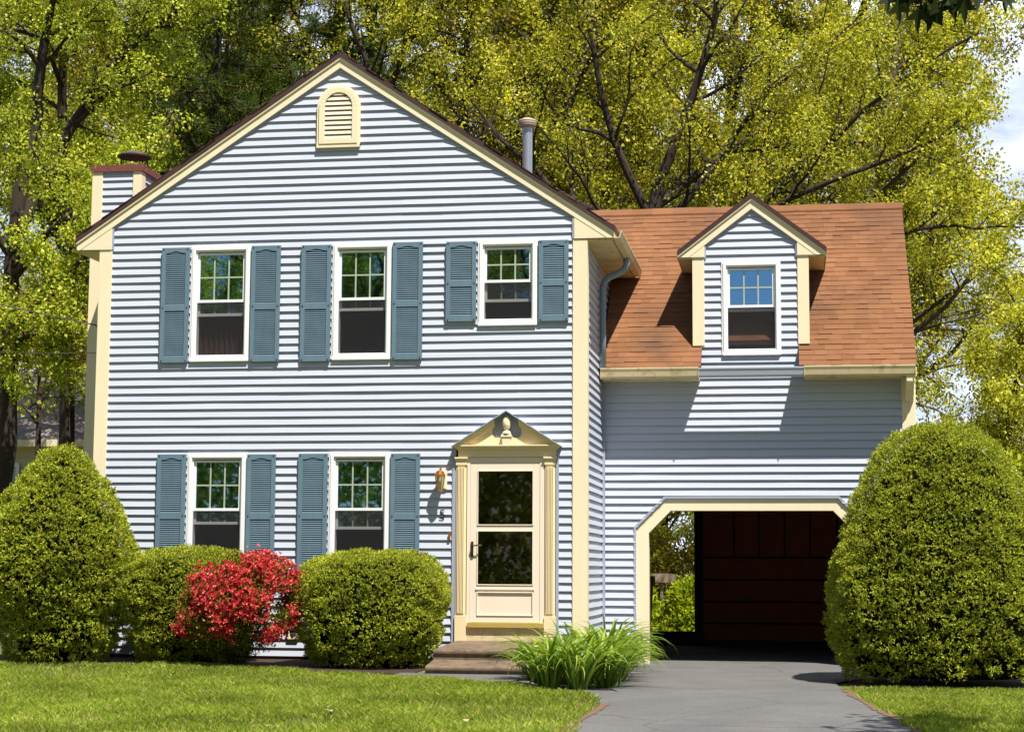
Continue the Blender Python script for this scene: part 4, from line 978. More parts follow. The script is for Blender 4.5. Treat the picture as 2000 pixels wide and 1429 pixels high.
plant_tree('gable_tree', 'yellow-green tree with forked dark limbs rising right behind the front gable', 'tree', T, M['leaf_spring'], M['bark'], tuple(b), 10, 0.068, 0.038, 0.10)
# bright maple at the left, beside the chimney
T = Tree(9, nch=(6, 7, 6, 4), ang=(35, 70), trop=(0.02, 0.0, 0.0, -0.01, -0.04))
b = A((-7.9, 8.0, gz(-7.9, 8)))
T.path([b, (-7.85, 8, 3.9), (-7.9, 8, 7.15), (-7.6, 8.2, 9.0)], 0.20, 0.11, 0)
for pts, r0, L, k in (
    ([(-7.8, 8, 7.0), (-7.3, 8.6, 8.6), (-6.87, 9, 9.95), (-6.44, 9, 10.56), (-5.76, 9, 10.95), (-5.18, 9, 11.4), (-4.2, 9, 12)], 0.13, 4.0, 11),
    ([(-7.85, 8, 6.2), (-6.9, 7.6, 7.1), (-5.8, 7.3, 7.7), (-4.9, 7.2, 8.3)], 0.09, 3.8, 10),
    ([(-7.85, 8, 5.2), (-7.0, 7.2, 5.8), (-6.0, 6.7, 6.3), (-5.3, 6.4, 6.6)], 0.08, 3.2, 10),
    ([(-7.9, 8, 6.6), (-8.8, 7.4, 7.9), (-9.6, 7.0, 9.4)], 0.10, 4.0, 9),
    ([(-7.6, 8.2, 9.0), (-7.4, 8, 10.5), (-7.0, 7.8, 12.5)], 0.12, 4.2, 9),
    ([(-7.85, 8, 4.4), (-7.4, 7.0, 4.9), (-6.6, 6.3, 5.0), (-5.7, 6.0, 4.9)], 0.06, 2.8, 9),
    ([(-7.9, 8, 4.9), (-8.5, 7.2, 5.4), (-9.3, 6.8, 5.9)], 0.06, 3.0, 8)):
    q, r = T.path(pts, r0, r0 * 0.22, 1); T.kids(q, r, 1, L, k)
plant_tree('maple_tree', 'bright green maple with a thick dark trunk at the far left beside the chimney', 'tree', T, M['leaf_maple'], M['bark'], tuple(b), 13, 0.064, 0.044, 0.10)
# generic woodland trees: three kinds, copied
def wood_tree(seed, h, mat, bark, name, label, base, per=9, ln=0.088, w=0.052, nch=(11, 7, 5, 4), ang=(40, 75), start=(0.25, 0.25, 0.2, 0.15), group=None, r0=0.22, ratio=(0.36, 0.55, 0.5, 0.5)):
    T = Tree(seed, nch=nch, ang=ang, start=start, ratio=ratio)
    T.grow(A(base, float), A((0.02, 0.0, 1.0)), h, r0, 0)
    return plant_tree(name, label, 'tree', T, mat, bark, base, per, ln, w, 0.12, group=group)
def on(x, y): return (x, y, gz(x, y))
k1 = wood_tree(31, 15.5, M['leaf_olive'], M['bark'], 'woodland_tree', 'olive-leaved woodland tree behind the left slope of the gable', on(-5.2, 17.0))
k2 = wood_tree(32, 14.0, M['leaf_spring'], M['bark_grey'], 'woodland_tree', 'yellow-green woodland tree behind the ridge of the wing', on(5.6, 17.5))
k3 = wood_tree(33, 6.2, M['leaf_yellow'], M['bark'], 'small_tree', 'low bright yellow-green tree right of the garage wing', on(9.4, 12.0), ln=0.075, w=0.045, nch=(12, 6, 5, 4), start=(0.15, 0.2, 0.2, 0.15), ratio=(0.40, 0.55, 0.5, 0.5), r0=0.10)
k4 = wood_tree(34, 15.0, M['leaf_maple'], M['bark'], 'woodland_tree', 'tall green tree with a high crown above the neighbouring roof', on(-10.6, 17.0), start=(0.45, 0.25, 0.2, 0.15))
WOOD = [(k1, (2.4, 22.0), 4.4, 1.2, None, 'olive woodland tree far behind the vent pipe'),
        (k2, (-0.6, 17.0), 5.2, 1.05, M['leaf_olive'], 'olive-leaved woodland tree just behind the gable peak'),
        (k1, (4.4, 20.5), 0.9, 1.15, M['leaf_spring'], 'tall yellow-green woodland tree behind the left end of the orange roof'),
        (k2, (-10.8, 24.0), 2.9, 1.3, M['leaf_olive'], 'tall dark woodland tree between the chimney and the left edge'),
        (k1, (5.2, 29.0), 3.6, 1.15, M['leaf_spring'], 'distant woodland tree behind the dormer, highest of its row'),
        (k3, (2.6, 19.0), 3.0, 0.9, M['leaf_spring'], 'low leafy tree at the back of the yard seen through the garage'),
        (k3, (4.6, 21.5), 0.4, 1.0, M['leaf_maple'], 'low green tree farther back in the yard seen through the garage'),
        (k4, (-15.5, 19.0), 2.0, 1.1, None, 'tall green high-crowned tree at the top left edge'),
        (k4, (-7.4, 18.0), 4.0, 1.0, M['leaf_olive'], 'tall olive high-crowned tree above the chimney'),
        (k2, (1.2, 16.0), 1.0, 1.0, None, 'yellow-green woodland tree close behind the right slope of the gable'),
        (k1, (5.6, 23.0), 2.6, 1.1, None, 'olive woodland tree far behind the dormer'),
        (k2, (6.4, 19.5), 0.3, 0.9, None, 'yellow-green woodland tree above the right part of the wing ridge'),
        (k1, (-4.2, 20.0), 1.9, 1.15, M['leaf_spring'], 'tall yellow-green woodland tree left of the gable peak'),
        (k1, (-14.5, 38.0), 1.0, 1.25, M['leaf_maple'], 'tall green woodland tree in the top left corner'),
        (k2, (-8.6, 21.0), 2.2, 1.15, None, 'tall thin woodland tree behind the chimney'),
        (k1, (-1.8, 20.5), 3.1, 1.1, None, 'olive woodland tree behind the peak of the gable'),
        (k2, (1.8, 19.0), 4.0, 1.05, None, 'yellow-green woodland tree behind the metal vent pipe'),
        (k1, (5.9, 25.5), 5.0, 0.9, None, 'olive woodland tree seen through the limbs above the wing'),
        (k2, (-3.6, 24.5), 5.6, 1.3, None, 'distant woodland tree filling the gap left of the peak'),
        (k1, (3.6, 25.0), 0.6, 1.25, None, 'distant olive woodland tree filling the gap right of the peak'),
        (k2, (-19.0, 36.0), 1.4, 1.1, M['leaf_maple'], 'green woodland tree above the neighbouring roof'),
        (k1, (-13.0, 36.0), 2.0, 0.95, M['leaf_rust'], 'rust-coloured tree behind the neighbouring house'),
        (k1, (-18.0, 37.0), 3.0, 1.0, M['leaf_rust'], 'rust-coloured tree farther left behind the neighbouring house'),
        (k3, (11.6, 14.5), 2.0, 0.8, None, 'second low yellow-green tree at the right edge'),
        (k3, (8.3, 16.5), 4.1, 0.74, M['leaf_spring'], 'small olive-yellow tree just behind the right rake of the wing'),
        (k2, (13.6, 24.0), 3.3, 0.62, M['leaf_olive'], 'small thin-leaved tree at the right edge under the pale sky'),
        (k3, (4.2, 15.5), 1.2, 0.62, M['leaf_maple'], 'small bright tree in the back yard seen through the garage')]
for src, (x, y), rz, sc, mat, lab in WOOD:
    copy_tree(src, on(x, y), rz, sc, src.name.split('.')[0], lab, 'woodland behind the house', mat)
for k in (k1, k2, k3, k4): k['group'] = 'woodland behind the house'
# dark pines between them
def pine(seed, h, base, label):
    rg = np.random.default_rng(seed); T = Tree(seed, maxlev=3, nch=(46, 9, 5, 0), ang=(70, 100), start=(0.22, 0.15, 0.2, 0.2), ratio=(0.21, 0.42, 0.4, 0.4), trop=(0.01, 0.03, 0.02, 0.0, 0), wander=(0.02, 0.07, 0.12, 0.12, 0.1), step=(0.8, 0.4, 0.25, 0.15, 0.15))
    T.grow(A(base, float), A((0.0, 0.01, 1.0)), h, 0.24, 0)
    e = thing('pine_tree', label, 'tree', base, 'pines behind the house')
    V, F = tubes_np(T.T, (8, 5, 3, 3)); np_mesh('trunk', V, F, M['bark'], e, smooth=True)
    P = np.repeat(A(T.LP), 14, 0); D = np.repeat(A(T.LD), 14, 0); n = len(P)
    V, F = kites(P + rg.normal(0, 0.05, (n, 3)), nrm(D) * 0.9 + rg.normal(0, 0.55, (n, 3)), rg.uniform(0.10, 0.19, n), 0.012, rg)
    np_mesh('crown', V, F, M['needle'], e); return e
p1 = pine(41, 15.0, on(-6.3, 14.0), 'dark pine behind the chimney and the left roof slope')
copy_tree(p1, on(-3.2, 15.0), 2.0, 1.05, 'pine_tree', 'dark pine behind the left roof slope near the peak', 'pines behind the house')
copy_tree(p1, on(-6.6, 19.5), 4.0, 1.1, 'pine_tree', 'dark pine farther back, above the chimney cap', 'pines behind the house')
# bare dark trunks in front of the neighbouring house
def thin_trunk(seed, base, h, label, r0=0.09):
    T = Tree(seed, maxlev=2, nch=(9, 4, 0), ang=(55, 95), start=(0.62, 0.3), ratio=(0.22, 0.5), wander=(0.03, 0.14, 0.2), step=(0.5, 0.2, 0.12))
    T.grow(A(base, float), A((0.0, 0, 1.0)), h, r0, 0)
    plant_tree('slender_tree', label, 'tree', T, M['leaf_maple'], M['bark'], base, 3, 0.10, 0.08, 0.12, group='slender trees left of the house')
thin_trunk(51, on(-9.9, 14.0), 7.0, 'slender leaning dark trunk left of the chimney base, before the neighbouring roof')
thin_trunk(52, on(-9.35, 14.2), 7.2, 'straight slender dark trunk nearest to the chimney')
thin_trunk(53, on(-10.25, 12.5), 6.4, 'thicker dark trunk rising behind the left yew', 0.13)

# Japanese maple and back-yard shrubs
def shrub(name, label, cat, base, rx, rz_, n, mat, ln, w, seed, group=None, stems=9):
    rg = np.random.default_rng(seed); e = thing(name, label, cat, base, group)
    d = nrm(rg.normal(size=(n, 3))); d[:, 2] = np.abs(d[:, 2]) * 1.0 - 0.15; rad = rg.uniform(0.45, 1.0, n) ** 0.6
    P = A(base) + d * rad[:, None] * A((rx, rx, rz_)); P[:, 2] += 0.15 * rz_
    k = vnoise(P, 2.2 / max(rx, 0.4)) > 0.36; P = P[k]; d = d[k]; m_ = len(P)
    P = np.repeat(P, 5, 0) + rg.normal(0, 0.05, (m_ * 5, 3)); D = np.repeat(d, 5, 0) + rg.normal(0, 0.7, (m_ * 5, 3))
    V, F = kites(P, D, ln * rg.uniform(0.7, 1.3, len(P)), w, rg); np_mesh('foliage', V, F, mat, e)
    m = MB()
    for i in range(stems):
        a = rg.uniform(0, 6.28); rr_ = rg.uniform(0.2, 0.7)
        m.tube([base, (base[0] + 0.15 * rx * math.cos(a), base[1] + 0.15 * rx * math.sin(a), base[2] + 0.3 * rz_), (base[0] + rr_ * rx * math.cos(a), base[1] + rr_ * rx * math.sin(a), base[2] + 0.85 * rz_)], [0.02, 0.016, 0.006], 5)
    m.build('stem', M['bark'], e); return e
shrub('red_maple', 'small purple-red leaved maple at the right edge beside the right yew', 'tree', on(9.6, 3.6), 0.95, 2.7, 1500, M['leaf_purple'], 0.10, 0.035, 61)
shrub('viburnum_shrub', 'tall light green shrub between the right yew and the yellow trees', 'shrub', on(8.9, 4.6), 0.9, 3.0, 1800, M['shrub_leaf'], 0.10, 0.05, 62)
shrub('forsythia_shrub', 'tall yellow-green shrub at the right edge behind the purple-red maple', 'shrub', on(10.6, 7.0), 1.4, 3.4, 2200, M['leaf_yellow'], 0.10, 0.05, 66)
shrub('yard_shrub', 'rounded bright green shrub in front of the garden fence, seen through the garage', 'shrub', on(4.02, 8.9), 0.5, 0.98, 1100, M['shrub_leaf'], 0.09, 0.05, 63)
shrub('yard_shrub', 'light green low shrub at the left of the back-yard view through the garage', 'shrub', on(3.05, 9.4), 0.5, 0.85, 900, M['shrub_leaf'], 0.09, 0.05, 64)
shrub('yard_shrub', 'dark green shrub higher up behind the fence in the garage view', 'shrub', on(3.9, 15.0), 1.3, 2.0, 1800, M['leaf_olive'], 0.10, 0.05, 65)

# ------------------------------------------------------------------ clipped yews
def yew(name, label, base, prof, sq, dens, seed, cat='shrub', group=None, size=1.0):
    """prof(t)->(radius factor, height); surface covered with short needle sprigs"""
    rg = np.random.default_rng(seed); e = thing(name, label, cat, base, group)
    pts = A(prof); seg = np.linalg.norm(np.diff(pts, axis=0), axis=1); cum = np.concatenate([[0], np.cumsum(seg)])
    area = sum(2 * math.pi * 0.5 * (pts[i][0] + pts[i + 1][0]) * seg[i] for i in range(len(seg))) * sq[0]
    n = int(area * dens)
    s_ = rg.uniform(0, cum[-1], n * 3); R = np.interp(s_, cum, pts[:, 0]); keep = rg.uniform(0, pts[:, 0].max(), n * 3) < R; s_ = s_[keep][:n]; n = len(s_)
    R = np.interp(s_, cum, pts[:, 0]); Z = np.interp(s_, cum, pts[:, 1]); dR = np.gradient(pts[:, 0], cum); dZ = np.gradient(pts[:, 1], cum)
    tr_, tz = np.interp(s_, cum, dR), np.interp(s_, cum, dZ); th = rg.uniform(0, 2 * math.pi, n)
    ex = sq[2]; cx_, sx_ = np.sign(np.cos(th)) * np.abs(np.cos(th)) ** ex, np.sign(np.sin(th)) * np.abs(np.sin(th)) ** ex
    N = nrm(np.stack([np.cos(th) * tz / sq[0], np.sin(th) * tz / sq[1], -tr_], 1)); Nn = N * 1.0
    P = np.stack([R * cx_ * sq[0], R * sx_ * sq[1], Z], 1) + A(base)
    lump = (vnoise(P, 2.6) - 0.5) * 0.08 + (vnoise(P * A((1, 1, 1.8)), 7.0) - 0.5) * 0.10 + (vnoise(P, 1.2) - 0.5) * 0.07
    lz = 1 - np.clip((P[:, 2] - base[2]) / pts[:, 1].max(), 0, 1)
    lump = lump + (vnoise(P * A((0.8, 0.8, 2.2)) + 3.3, 5.5) - 0.5) * 0.17 * np.clip(lz - 0.15, 0, 1)          # tiers of drooping sprays lower down
    P = P + Nn * lump[:, None] + Nn * rg.uniform(-0.05, 0.02, n)[:, None]
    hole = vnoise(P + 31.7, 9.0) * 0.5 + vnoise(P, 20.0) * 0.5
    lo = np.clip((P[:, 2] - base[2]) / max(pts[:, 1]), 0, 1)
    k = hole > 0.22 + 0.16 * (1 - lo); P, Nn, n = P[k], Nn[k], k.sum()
    c = 7; P7 = np.repeat(P, c, 0); N7 = np.repeat(Nn, c, 0); dirs = np.repeat(nrm(Nn * 0.75 + A((0, 0, 0.35)) + rg.normal(0, 0.35, (n, 3))), c, 0)
    D = nrm(dirs * 0.8 + rg.normal(0, 0.55, (n * c, 3)))
    V, F = kites(P7 + dirs * rg.uniform(-0.01, 0.022, n * c)[:, None], D, rg.uniform(0.017, 0.036, n * c) * size, 0.0085 * size, rg, wide=0.5)
    np_mesh('foliage', V, F, M['yew'], e)
    # twiggy inside as a near-black shell, shade between sprigs put into its colour
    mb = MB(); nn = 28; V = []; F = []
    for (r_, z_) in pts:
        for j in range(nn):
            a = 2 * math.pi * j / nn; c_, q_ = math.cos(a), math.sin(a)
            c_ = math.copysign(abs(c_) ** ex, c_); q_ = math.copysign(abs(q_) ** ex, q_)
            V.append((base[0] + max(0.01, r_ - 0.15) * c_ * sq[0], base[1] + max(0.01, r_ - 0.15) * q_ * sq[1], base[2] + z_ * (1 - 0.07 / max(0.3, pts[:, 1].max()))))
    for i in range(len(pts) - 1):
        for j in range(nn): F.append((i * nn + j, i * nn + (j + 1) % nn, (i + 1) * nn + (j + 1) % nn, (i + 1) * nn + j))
    mb.add(V, F); mb.build('shade_core', M['yew_core'], e, smooth=True)
    m = MB()
    for i in range(5): m.tube([(base[0] + 0.1 * math.cos(i * 1.3), base[1] + 0.1 * math.sin(i * 1.3), base[2] - 0.05), (base[0] + 0.2 * math.cos(i * 1.3), base[1] + 0.2 * math.sin(i * 1.3), base[2] + 0.4)], 0.03, 6)
    m.build('stem', M['bark'], e); return e
yew('clipped_yew', 'huge rounded clipped yew standing right of the garage opening', (7.40, -1.0, -0.07), [(1.02, 0.05), (1.12, 0.18), (1.20, 0.45), (1.22, 0.75), (1.17, 1.2), (1.06, 1.65), (0.90, 2.1), (0.70, 2.48), (0.45, 2.73), (0.2, 2.84), (0.01, 2.86)], (1.0, 0.95, 0.95), 2100, 71, group='clipped yews')
yew('clipped_yew', 'tall cone-shaped clipped yew at the left corner of the house', (-2.98, -0.95, -0.02), [(0.50, 0.05), (0.60, 0.15), (0.70, 0.5), (0.82, 0.9), (0.91, 1.25), (0.84, 1.5), (0.75, 1.75), (0.58, 2.08), (0.40, 2.36), (0.18, 2.55), (0.01, 2.59)], (1.0, 0.85, 1.0), 1700, 72, group='clipped yews', size=1.2)
yew('clipped_yew', 'low rounded clipped yew beside the front door steps', (0.89, -0.93, -0.02), [(0.66, 0.03), (0.78, 0.15), (0.90, 0.4), (1.0, 0.75), (0.96, 1.0), (0.80, 1.2), (0.5, 1.31), (0.2, 1.345), (0.01, 1.35)], (0.92, 0.72, 0.85), 2400, 73, group='clipped yews')
yew('clipped_yew', 'low rounded clipped yew behind the red azalea, partly hidden by it', (-1.42, -0.72, -0.02), [(0.46, 0.03), (0.58, 0.2), (0.76, 0.5), (0.92, 0.8), (0.93, 1.02), (0.78, 1.2), (0.5, 1.30), (0.2, 1.335), (0.01, 1.34)], (1.02, 0.60, 0.85), 2400, 74, group='clipped yews')

# ------------------------------------------------------------------ azalea
az = thing('azalea_bush', 'red flowering azalea in front of the low yews', 'shrub', (-0.58, -1.42, -0.03))
rg = np.random.default_rng(81); n = 2500
d = nrm(rg.normal(size=(n, 3))); P = A((-0.58, -1.42, 0.68)) + d * A((0.72, 0.52, 0.60)) * (rg.uniform(0.55, 1.0, n) ** 0.5)[:, None]
P[:, 0] += (P[:, 2] - 0.6) * 0.25; P = P[P[:, 2] > 0.05]
k = vnoise(P, 4.0) > 0.22; P = P[k]
c = 7; PP = np.repeat(P, c, 0) + rg.normal(0, 0.03, (len(P) * c, 3))
V, F = kites(PP, rg.normal(size=(len(PP), 3)) + A((0, -0.2, 0.5)), rg.uniform(0.025, 0.05, len(PP)), 0.017, rg); np_mesh('foliage', V, F, M['azalea_leaf'], az)
fl = P[(P[:, 2] > 0.33) & (np.linalg.norm((P - A((-0.55, -1.42, 0.68))) / A((0.76, 0.54, 0.64)), axis=1) > 0.70) & (vnoise(P + 9.0, 5.0) > 0.38)]
side = nrm((fl - A((-0.58, -1.42, 0.62))) * A((1, 1.3, 1)) + A((0, -0.1, 0.15)))
c = 4; ctr = np.repeat(fl, c, 0) + rg.normal(0, 0.032, (len(fl) * c, 3)) + np.repeat(side, c, 0) * 0.03; sd = nrm(np.repeat(side, c, 0) + rg.normal(0, 0.4, (len(ctr), 3)))
u = nrm(np.cross(sd, A((0.2, 0.3, 0.9)))); w = np.cross(sd, u); VV = []
for i in range(5):
    a = i * 2 * math.pi / 5; D = (u * math.cos(a) + w * math.sin(a)) * 0.85 + sd * 0.45
    V, F = kites(ctr, D, rg.uniform(0.024, 0.036, len(ctr)), 0.024, rg, wide=0.6); VV.append(V)
V = np.concatenate(VV); np_mesh('flowers', V, np.arange(len(V)).reshape(-1, 4), M['flower'], az)
m = MB()
for i in range(26):
    a = rg.uniform(0, 6.28); rr_ = rg.uniform(0.2, 0.95); zz = rg.uniform(0.5, 1.0)
    m.tube([(-0.58 + 0.06 * math.cos(a), -1.42 + 0.06 * math.sin(a), -0.04), (-0.58 + 0.22 * rr_ * math.cos(a), -1.42 + 0.2 * rr_ * math.sin(a), 0.25), (-0.55 + 0.55 * rr_ * math.cos(a), -1.42 + 0.42 * rr_ * math.sin(a), zz)], [0.011, 0.009, 0.004], 5)
m.build('stem', M['bark'], az)

# ------------------------------------------------------------------ daylilies beside the path
def daylily(base, n, L, seed, label):
    rg = np.random.default_rng(seed); e = thing('daylily_clump', label, 'plant', base, 'daylilies beside the path'); k = 8
    az_ = rg.uniform(0, 2 * math.pi, n); lean = rg.uniform(0.05, 0.50, n); ln = L * rg.uniform(0.6, 1.15, n); bend = rg.uniform(1.5, 3.2, n); wdt = rg.uniform(0.026, 0.042, n)
    h = np.stack([np.cos(az_), np.sin(az_), np.zeros(n)], 1); P = A(base) + h * rg.uniform(0, 0.14, n)[:, None]; side = np.stack([-np.sin(az_), np.cos(az_), np.zeros(n)], 1)
    rows = []
    for i in range(k + 1):
        t = i / k; ww = wdt * (1.0 if t < 0.55 else max(0.04, (1 - t) / 0.45)) * (0.7 + 0.3 * min(1, t * 4))
        rows.append(np.stack([P - side * ww[:, None] * 0.5, P + A((0, 0, -0.25)) * ww[:, None], P + side * ww[:, None] * 0.5], 1))
        ang = lean + bend * t ** 1.6
        P = P + (h * np.sin(ang)[:, None] + A((0, 0, 1.0)) * np.cos(ang)[:, None]) * (ln / k)[:, None]
        P = P + side * rg.normal(0, 0.006, n)[:, None]
        P[:, 2] = np.maximum(P[:, 2], base[2] + 0.015)
    R = np.stack(rows, 1); V = R.reshape(-1, 3); F = []
    for i in range(k):
        for j in (0, 1):
            a = (i * 3 + j); F.append(np.stack([np.arange(n) * (k + 1) * 3 + x for x in (a, a + 1, a + 4, a + 3)], 1))
    np_mesh('leaves', V, np.concatenate(F), M['lily'], e, smooth=True)
spots = [(3.10, -2.55, 0.52, 'outermost daylily clump, against the end of the front steps'), (3.30, -3.15, 0.60, 'drooping daylily clump at the front left of the bed'), (3.62, -3.25, 0.64, 'arching daylily clump in the middle of the front row'),
         (3.86, -2.85, 0.58, 'arching daylily clump at the front corner beside the driveway'), (3.35, -2.3, 0.62, 'daylily clump behind the front left clump'), (3.72, -2.2, 0.64, 'daylily clump in the centre of the bed'),
         (3.80, -1.7, 0.56, 'daylily clump edging the driveway in the middle of the bed'), (3.30, -1.4, 0.62, 'daylily clump before the cream corner board'), (3.65, -1.2, 0.66, 'daylily clump in the back part of the bed'),
         (3.72, -0.7, 0.54, 'daylily clump edging the driveway near the garage'), (3.45, -0.3, 0.66, 'tall upright daylily clump in the inner corner of the two walls'), (3.55, 0.3, 0.64, 'tall daylily clump before the garage casing'), (3.48, 0.9, 0.66, 'rearmost tall daylily clump at the wing wall'), (3.66, 1.15, 0.42, 'small daylily clump at the foot of the garage casing')]
for i, (x, y, l_, lab) in enumerate(spots): daylily((x, y, gz(x, y) + 0.01), 80, l_ * (1.3 if y < -1.0 else (1.4 if y < 0.5 else 1.15)), 90 + i, lab)

# ------------------------------------------------------------------ lawn
def in_lawn(x, y):
    # left lawn: bounded by the beds, the path and the driveway
    e = np.where(x < -0.9, -1.25 - 0.1 * np.sin(x * 2.1), -1.25 - 1.1 * np.clip((x + 0.9) / 2.2, 0, 1))
    e = np.where(x > 1.3, lawn_edge(x), e) + 0.04 * np.sin(x * 7.0)
    left = (x < 4.05 + 0.05 * np.sin(y * 2.3)) & (y < e)
    right = (x > 6.27 + 0.11 * np.maximum(0, -y - 2.8) + 0.05 * np.sin(y * 5)) & (y < -2.12 + 0.05 * np.sin(x * 4))
    return left | right
rg = np.random.default_rng(101)
def blades(n, x0, x1, y0, y1, hmul=1.0, mask=True):
    X = rg.uniform(x0, x1, n); Y = rg.uniform(y0, y1, n)
    if mask: k = in_lawn(X, Y); X, Y = X[k], Y[k]
    n = len(X); P3 = np.stack([X, Y, np.zeros(n)], 1); dn = vnoise(P3, 1.1) * 0.6 + vnoise(P3, 4.0) * 0.4
    k = rg.uniform(0, 1, n) < np.clip(0.35 + 1.6 * (dn - 0.25), 0.3, 1); X, Y, dn = X[k], Y[k], dn[k]; n = len(X)
    Z = np.where(Y < 0, 0.02 * np.maximum(Y, -22), 0.0)
    w_ = np.clip((X - 2.9) / 0.5, 0, 1); w_ = w_ * w_ * (3 - 2 * w_); v_ = np.clip((Y + 5.0) / 5.0, 0, 1); v_ = v_ * v_ * (3 - 2 * v_); Z = Z - 0.11 * w_ * v_
    B = np.stack([X, Y, Z], 1); h = rg.uniform(0.022, 0.058, n) * (0.6 + 0.9 * dn) * hmul; a = rg.uniform(0, 6.283, n); w = rg.uniform(0.003, 0.0055, n)
    s = np.stack([np.cos(a), np.sin(a), np.zeros(n)], 1); ln = rg.normal(0, 0.45, (n, 3)); ln[:, 2] = 0
    tip = B + A((0, 0, 1.0)) * h[:, None] + ln * h[:, None]; mid = B + A((0, 0, 0.6)) * h[:, None] + ln * (h * 0.35)[:, None]
    return np.stack([B - s * w[:, None] * 0.5, B + s * w[:, None] * 0.5, mid + s * w[:, None] * 0.45, tip], 1).reshape(-1, 3)
V = np.concatenate([blades(560000, -4.6, 8.6, -8.4, -0.9), blades(90000, -9, 14, -16, -0.5)])
g_ = np_mesh('lawn', V, np.arange(len(V)).reshape(-1, 4), M['grass']); stuff(g_); tag(g_, 'sunlit mown lawn grass with a few dry patches before the house', 'grass')
V = blades(60000, 2.0, 6.0, 6.3, 16, 1.6, False); g2 = np_mesh('yard_grass', V, np.arange(len(V)).reshape(-1, 4), M['grass']); stuff(g2); tag(g2, 'back-yard grass seen through the garage', 'grass')
# a few dry leaves on the lawn
for i, (x, y, lab) in enumerate(((1.9, -6.6, 'curled dry brown leaf lying on the left lawn'), (3.2, -7.2, 'dry brown leaf on the left lawn near the driveway'))):
    rq = np.random.default_rng(200 + i); m = MB(); z = gz(x, y) + 0.05 if x < 4 else gz(x, y) + 0.024; n = 9; V = [(x, y, z + 0.012)]
    for j in range(n):
        a = 2 * math.pi * j / n; r_ = 0.05 * (1.0 if j % 2 else 0.6); V.append((x + r_ * math.cos(a), y + r_ * math.sin(a), z + rq.uniform(0, 0.03)))
    m.add(V, [(0, 1 + j, 1 + (j + 1) % n) for j in range(n)]); tag(m.build('fallen_leaf', M['timber'], None), lab, 'leaf', 'fallen leaves')

# ------------------------------------------------------------------ maple beside the photographer: shades the foreground, one branch hangs into view
T = Tree(111, nch=(6, 6, 5, 4), ang=(40, 75), trop=(0.02, 0.0, 0.0, -0.02, -0.05))
b = A((11.3, -12.5, gz(11, -12.5))); T.path([b, (11.3, -12.5, 2.5), (11.2, -12.5, 4.2)], 0.28, 0.2, 0)
for pts, L, k in (([(11.2, -12.5, 4.0), (10.2, -11.5, 5.4), (9.3, -10.2, 6.4), (8.9, -9.2, 7.0)], 3.4, 9), ([(11.2, -12.5, 4.2), (10.6, -13.2, 6.0), (10.0, -13.8, 7.8)], 3.6, 8), ([(11.2, -12.5, 4.2), (11.6, -11.8, 6.5), (11.4, -11.2, 8.5)], 3.8, 8),
                  ([(11.2, -12.5, 4.1), (12.4, -12.8, 5.6), (13.4, -13, 7.0)], 3.4, 7), ([(11.2, -12.5, 4.1), (9.9, -12.6, 5.2), (8.8, -12.7, 5.7)], 2.6, 7)):
    q, r = T.path(pts, 0.10, 0.02, 1); T.kids(q, r, 1, L, k)
lp = A(T.LP)
T.LP = [p for p in T.LP if p[0] > 7.9 + 0.14 * max(0, p[1] + 9) and p[2] > 3.6]; T.LD = T.LD[:len(T.LP)]
T.T = [t for t in T.T if t[2] < 2 or (t[0][:, 0].min() > 7.7 and t[0][:, 2].min() > 3.4)]
fm = plant_tree('shade_maple', 'large maple showing only a dark hanging branch in the top right corner', 'tree', T, M['leaf_shaded'], M['bark'], tuple(b), 10, 0.15, 0.12, 0.16)
# the hanging branch: lobed maple leaves
def maple_leaf():
    pts = []
    tips = [(-115, .45), (-62, .80), (0, 1.0), (62, .80), (115, .45)]
    for i, (a, r_) in enumerate(tips):
        for (da, rf) in ((-13, .62), (-7, .70), (0, 1.0), (7, .70), (13, .62)): pts.append((r_ * rf * math.sin(math.radians(a + da)), r_ * rf * math.cos(math.radians(a + da))))
        if i < 4: am = 0.5 * (a + tips[i + 1][0]); pts.append((0.34 * math.sin(math.radians(am)), 0.34 * math.cos(math.radians(am))))
    return pts
ML = maple_leaf(); rq = random.Random(5); m = MB(); tw = MB()
main = [Vector((8.9, -12.7, 5.6)), Vector((8.0, -12.75, 4.60)), Vector((7.3, -12.8, 4.12)), Vector((6.75, -12.82, 3.98)), Vector((6.33, -12.8, 3.96))]
tw.tube(main, [0.03, 0.022, 0.014, 0.009, 0.005], 6)
def hang(p, size):
    d = Vector((rq.uniform(-0.35, 0.35), rq.uniform(-0.3, 0.3), -1)).normalized(); nn = Vector((rq.uniform(-0.6, 0.6), -1, rq.uniform(-0.5, 0.5))).normalized()
    s = d.cross(nn).normalized(); nn = s.cross(d); b_ = p + d * 0.04
    V = [b_ + d * 0.0]; fold = rq.uniform(0.1, 0.4)
    for (x, y) in ML: V.append(b_ + s * x * size * 0.72 + d * (y + 0.15) * size * 0.8 + nn * (abs(x) * fold * size))
    m.add(V, [(0, i, i + 1) for i in range(1, len(V) - 1)]); tw.tube([p, b_], 0.002, 4)
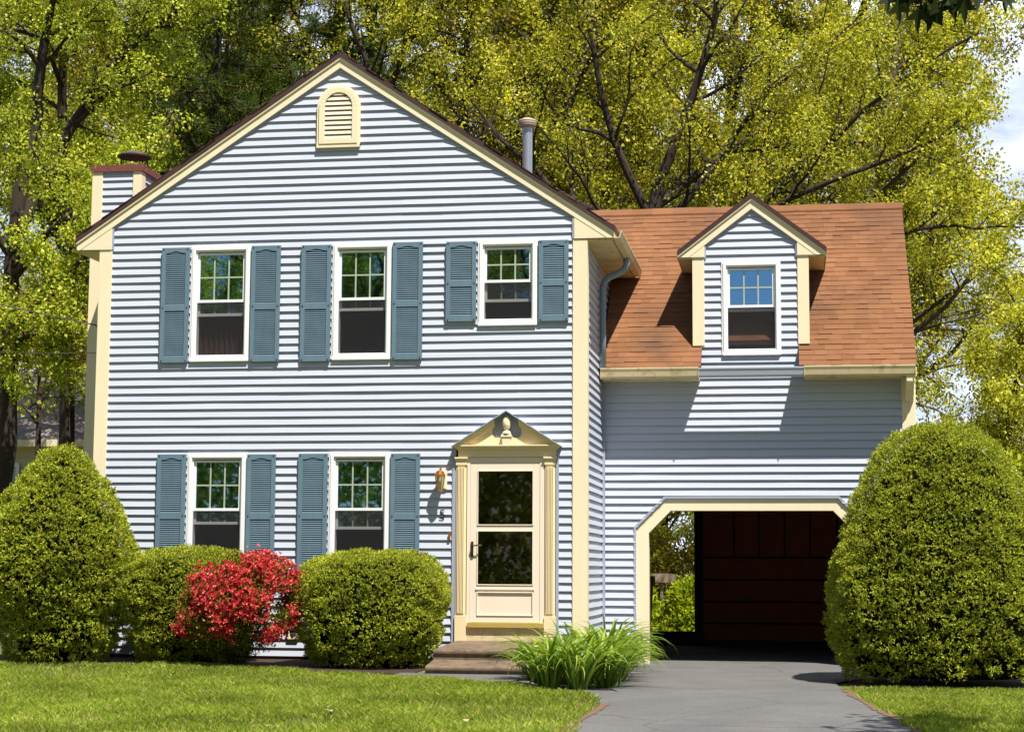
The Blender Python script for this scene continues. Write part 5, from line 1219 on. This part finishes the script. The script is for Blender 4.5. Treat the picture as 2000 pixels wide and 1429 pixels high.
for i in range(120):
    t = rq.uniform(0.3, 1.0) * (len(main) - 1); k = min(int(t), len(main) - 2); p = main[k].lerp(main[k + 1], t - k) + Vector((rq.uniform(-0.12, 0.1), rq.uniform(-0.3, 0.3), rq.uniform(-0.02, 0.20)))
    hang(p, rq.uniform(0.10, 0.15))
for i in range(16):
    t = rq.uniform(0.4, 1.0) * (len(main) - 1); k = min(int(t), len(main) - 2); hang(main[k].lerp(main[k + 1], t - k) + Vector((rq.uniform(-0.1, 0.1), rq.uniform(-0.2, 0.2), rq.uniform(-0.10, -0.02))), rq.uniform(0.11, 0.145))
m.build('hanging_leaves', M['leaf_shaded'], fm); tw.build('twig', M['bark'], fm)

# ------------------------------------------------------------------ unseen trees and hedge added across the road for reflections in the panes
for i, (src, x, y, rz, sc) in enumerate(((k1, -27, -44, 1.0, 1.05), (k2, -19, -47, 2.0, 1.1), (k1, -12.5, -45, 3.0, 1.1), (k1, -6.3, -46, 4.0, 1.25), (k1, -33, -52, 0.4, 1.2), (k2, 17, -48, 5.0, 1.0), (k1, -16, -56, 0.2, 1.5), (k1, -9, -57, 0.9, 1.5), (k1, -23, -54, 1.9, 1.5), (k4, -3.6, -55, 1.1, 1.5), (k4, -13, -50, 2.1, 1.3), (k4, -20, -50, 3.1, 1.3), (k4, -7.5, -51, 4.1, 1.35))):
    copy_tree(src, (x, y, -0.44), rz, sc, 'reflection_tree', 'unseen tree added across the road behind the photographer for its reflection in the panes', 'trees added for reflections', M['leaf_maple'] if i % 2 == 0 else None)

hg = thing('reflection_hedge', 'unseen tall hedge added across the road behind the photographer to darken reflections in the panes', 'hedge', (-5.0, -41.0, -0.44))  # added out of view to keep bright sky out of the lower panes
rg = np.random.default_rng(301); n = 90000; P = np.stack([rg.uniform(-42, 30, n), -41 + rg.uniform(-1.0, 1.0, n), rg.uniform(-0.44, 1, n)], 1)
top = np.where(P[:, 0] < -1, 6.5, 3.5) + 3.0 * vnoise(np.stack([P[:, 0], P[:, 0] * 0, P[:, 0] * 0], 1), 0.35); P[:, 2] = -0.44 + rg.uniform(0, 1, n) ** 0.8 * top
V, F = kites(P, rg.normal(size=(n, 3)), 0.28, 0.18, rg); np_mesh('foliage', V, F, M['leaf_maple'], hg)
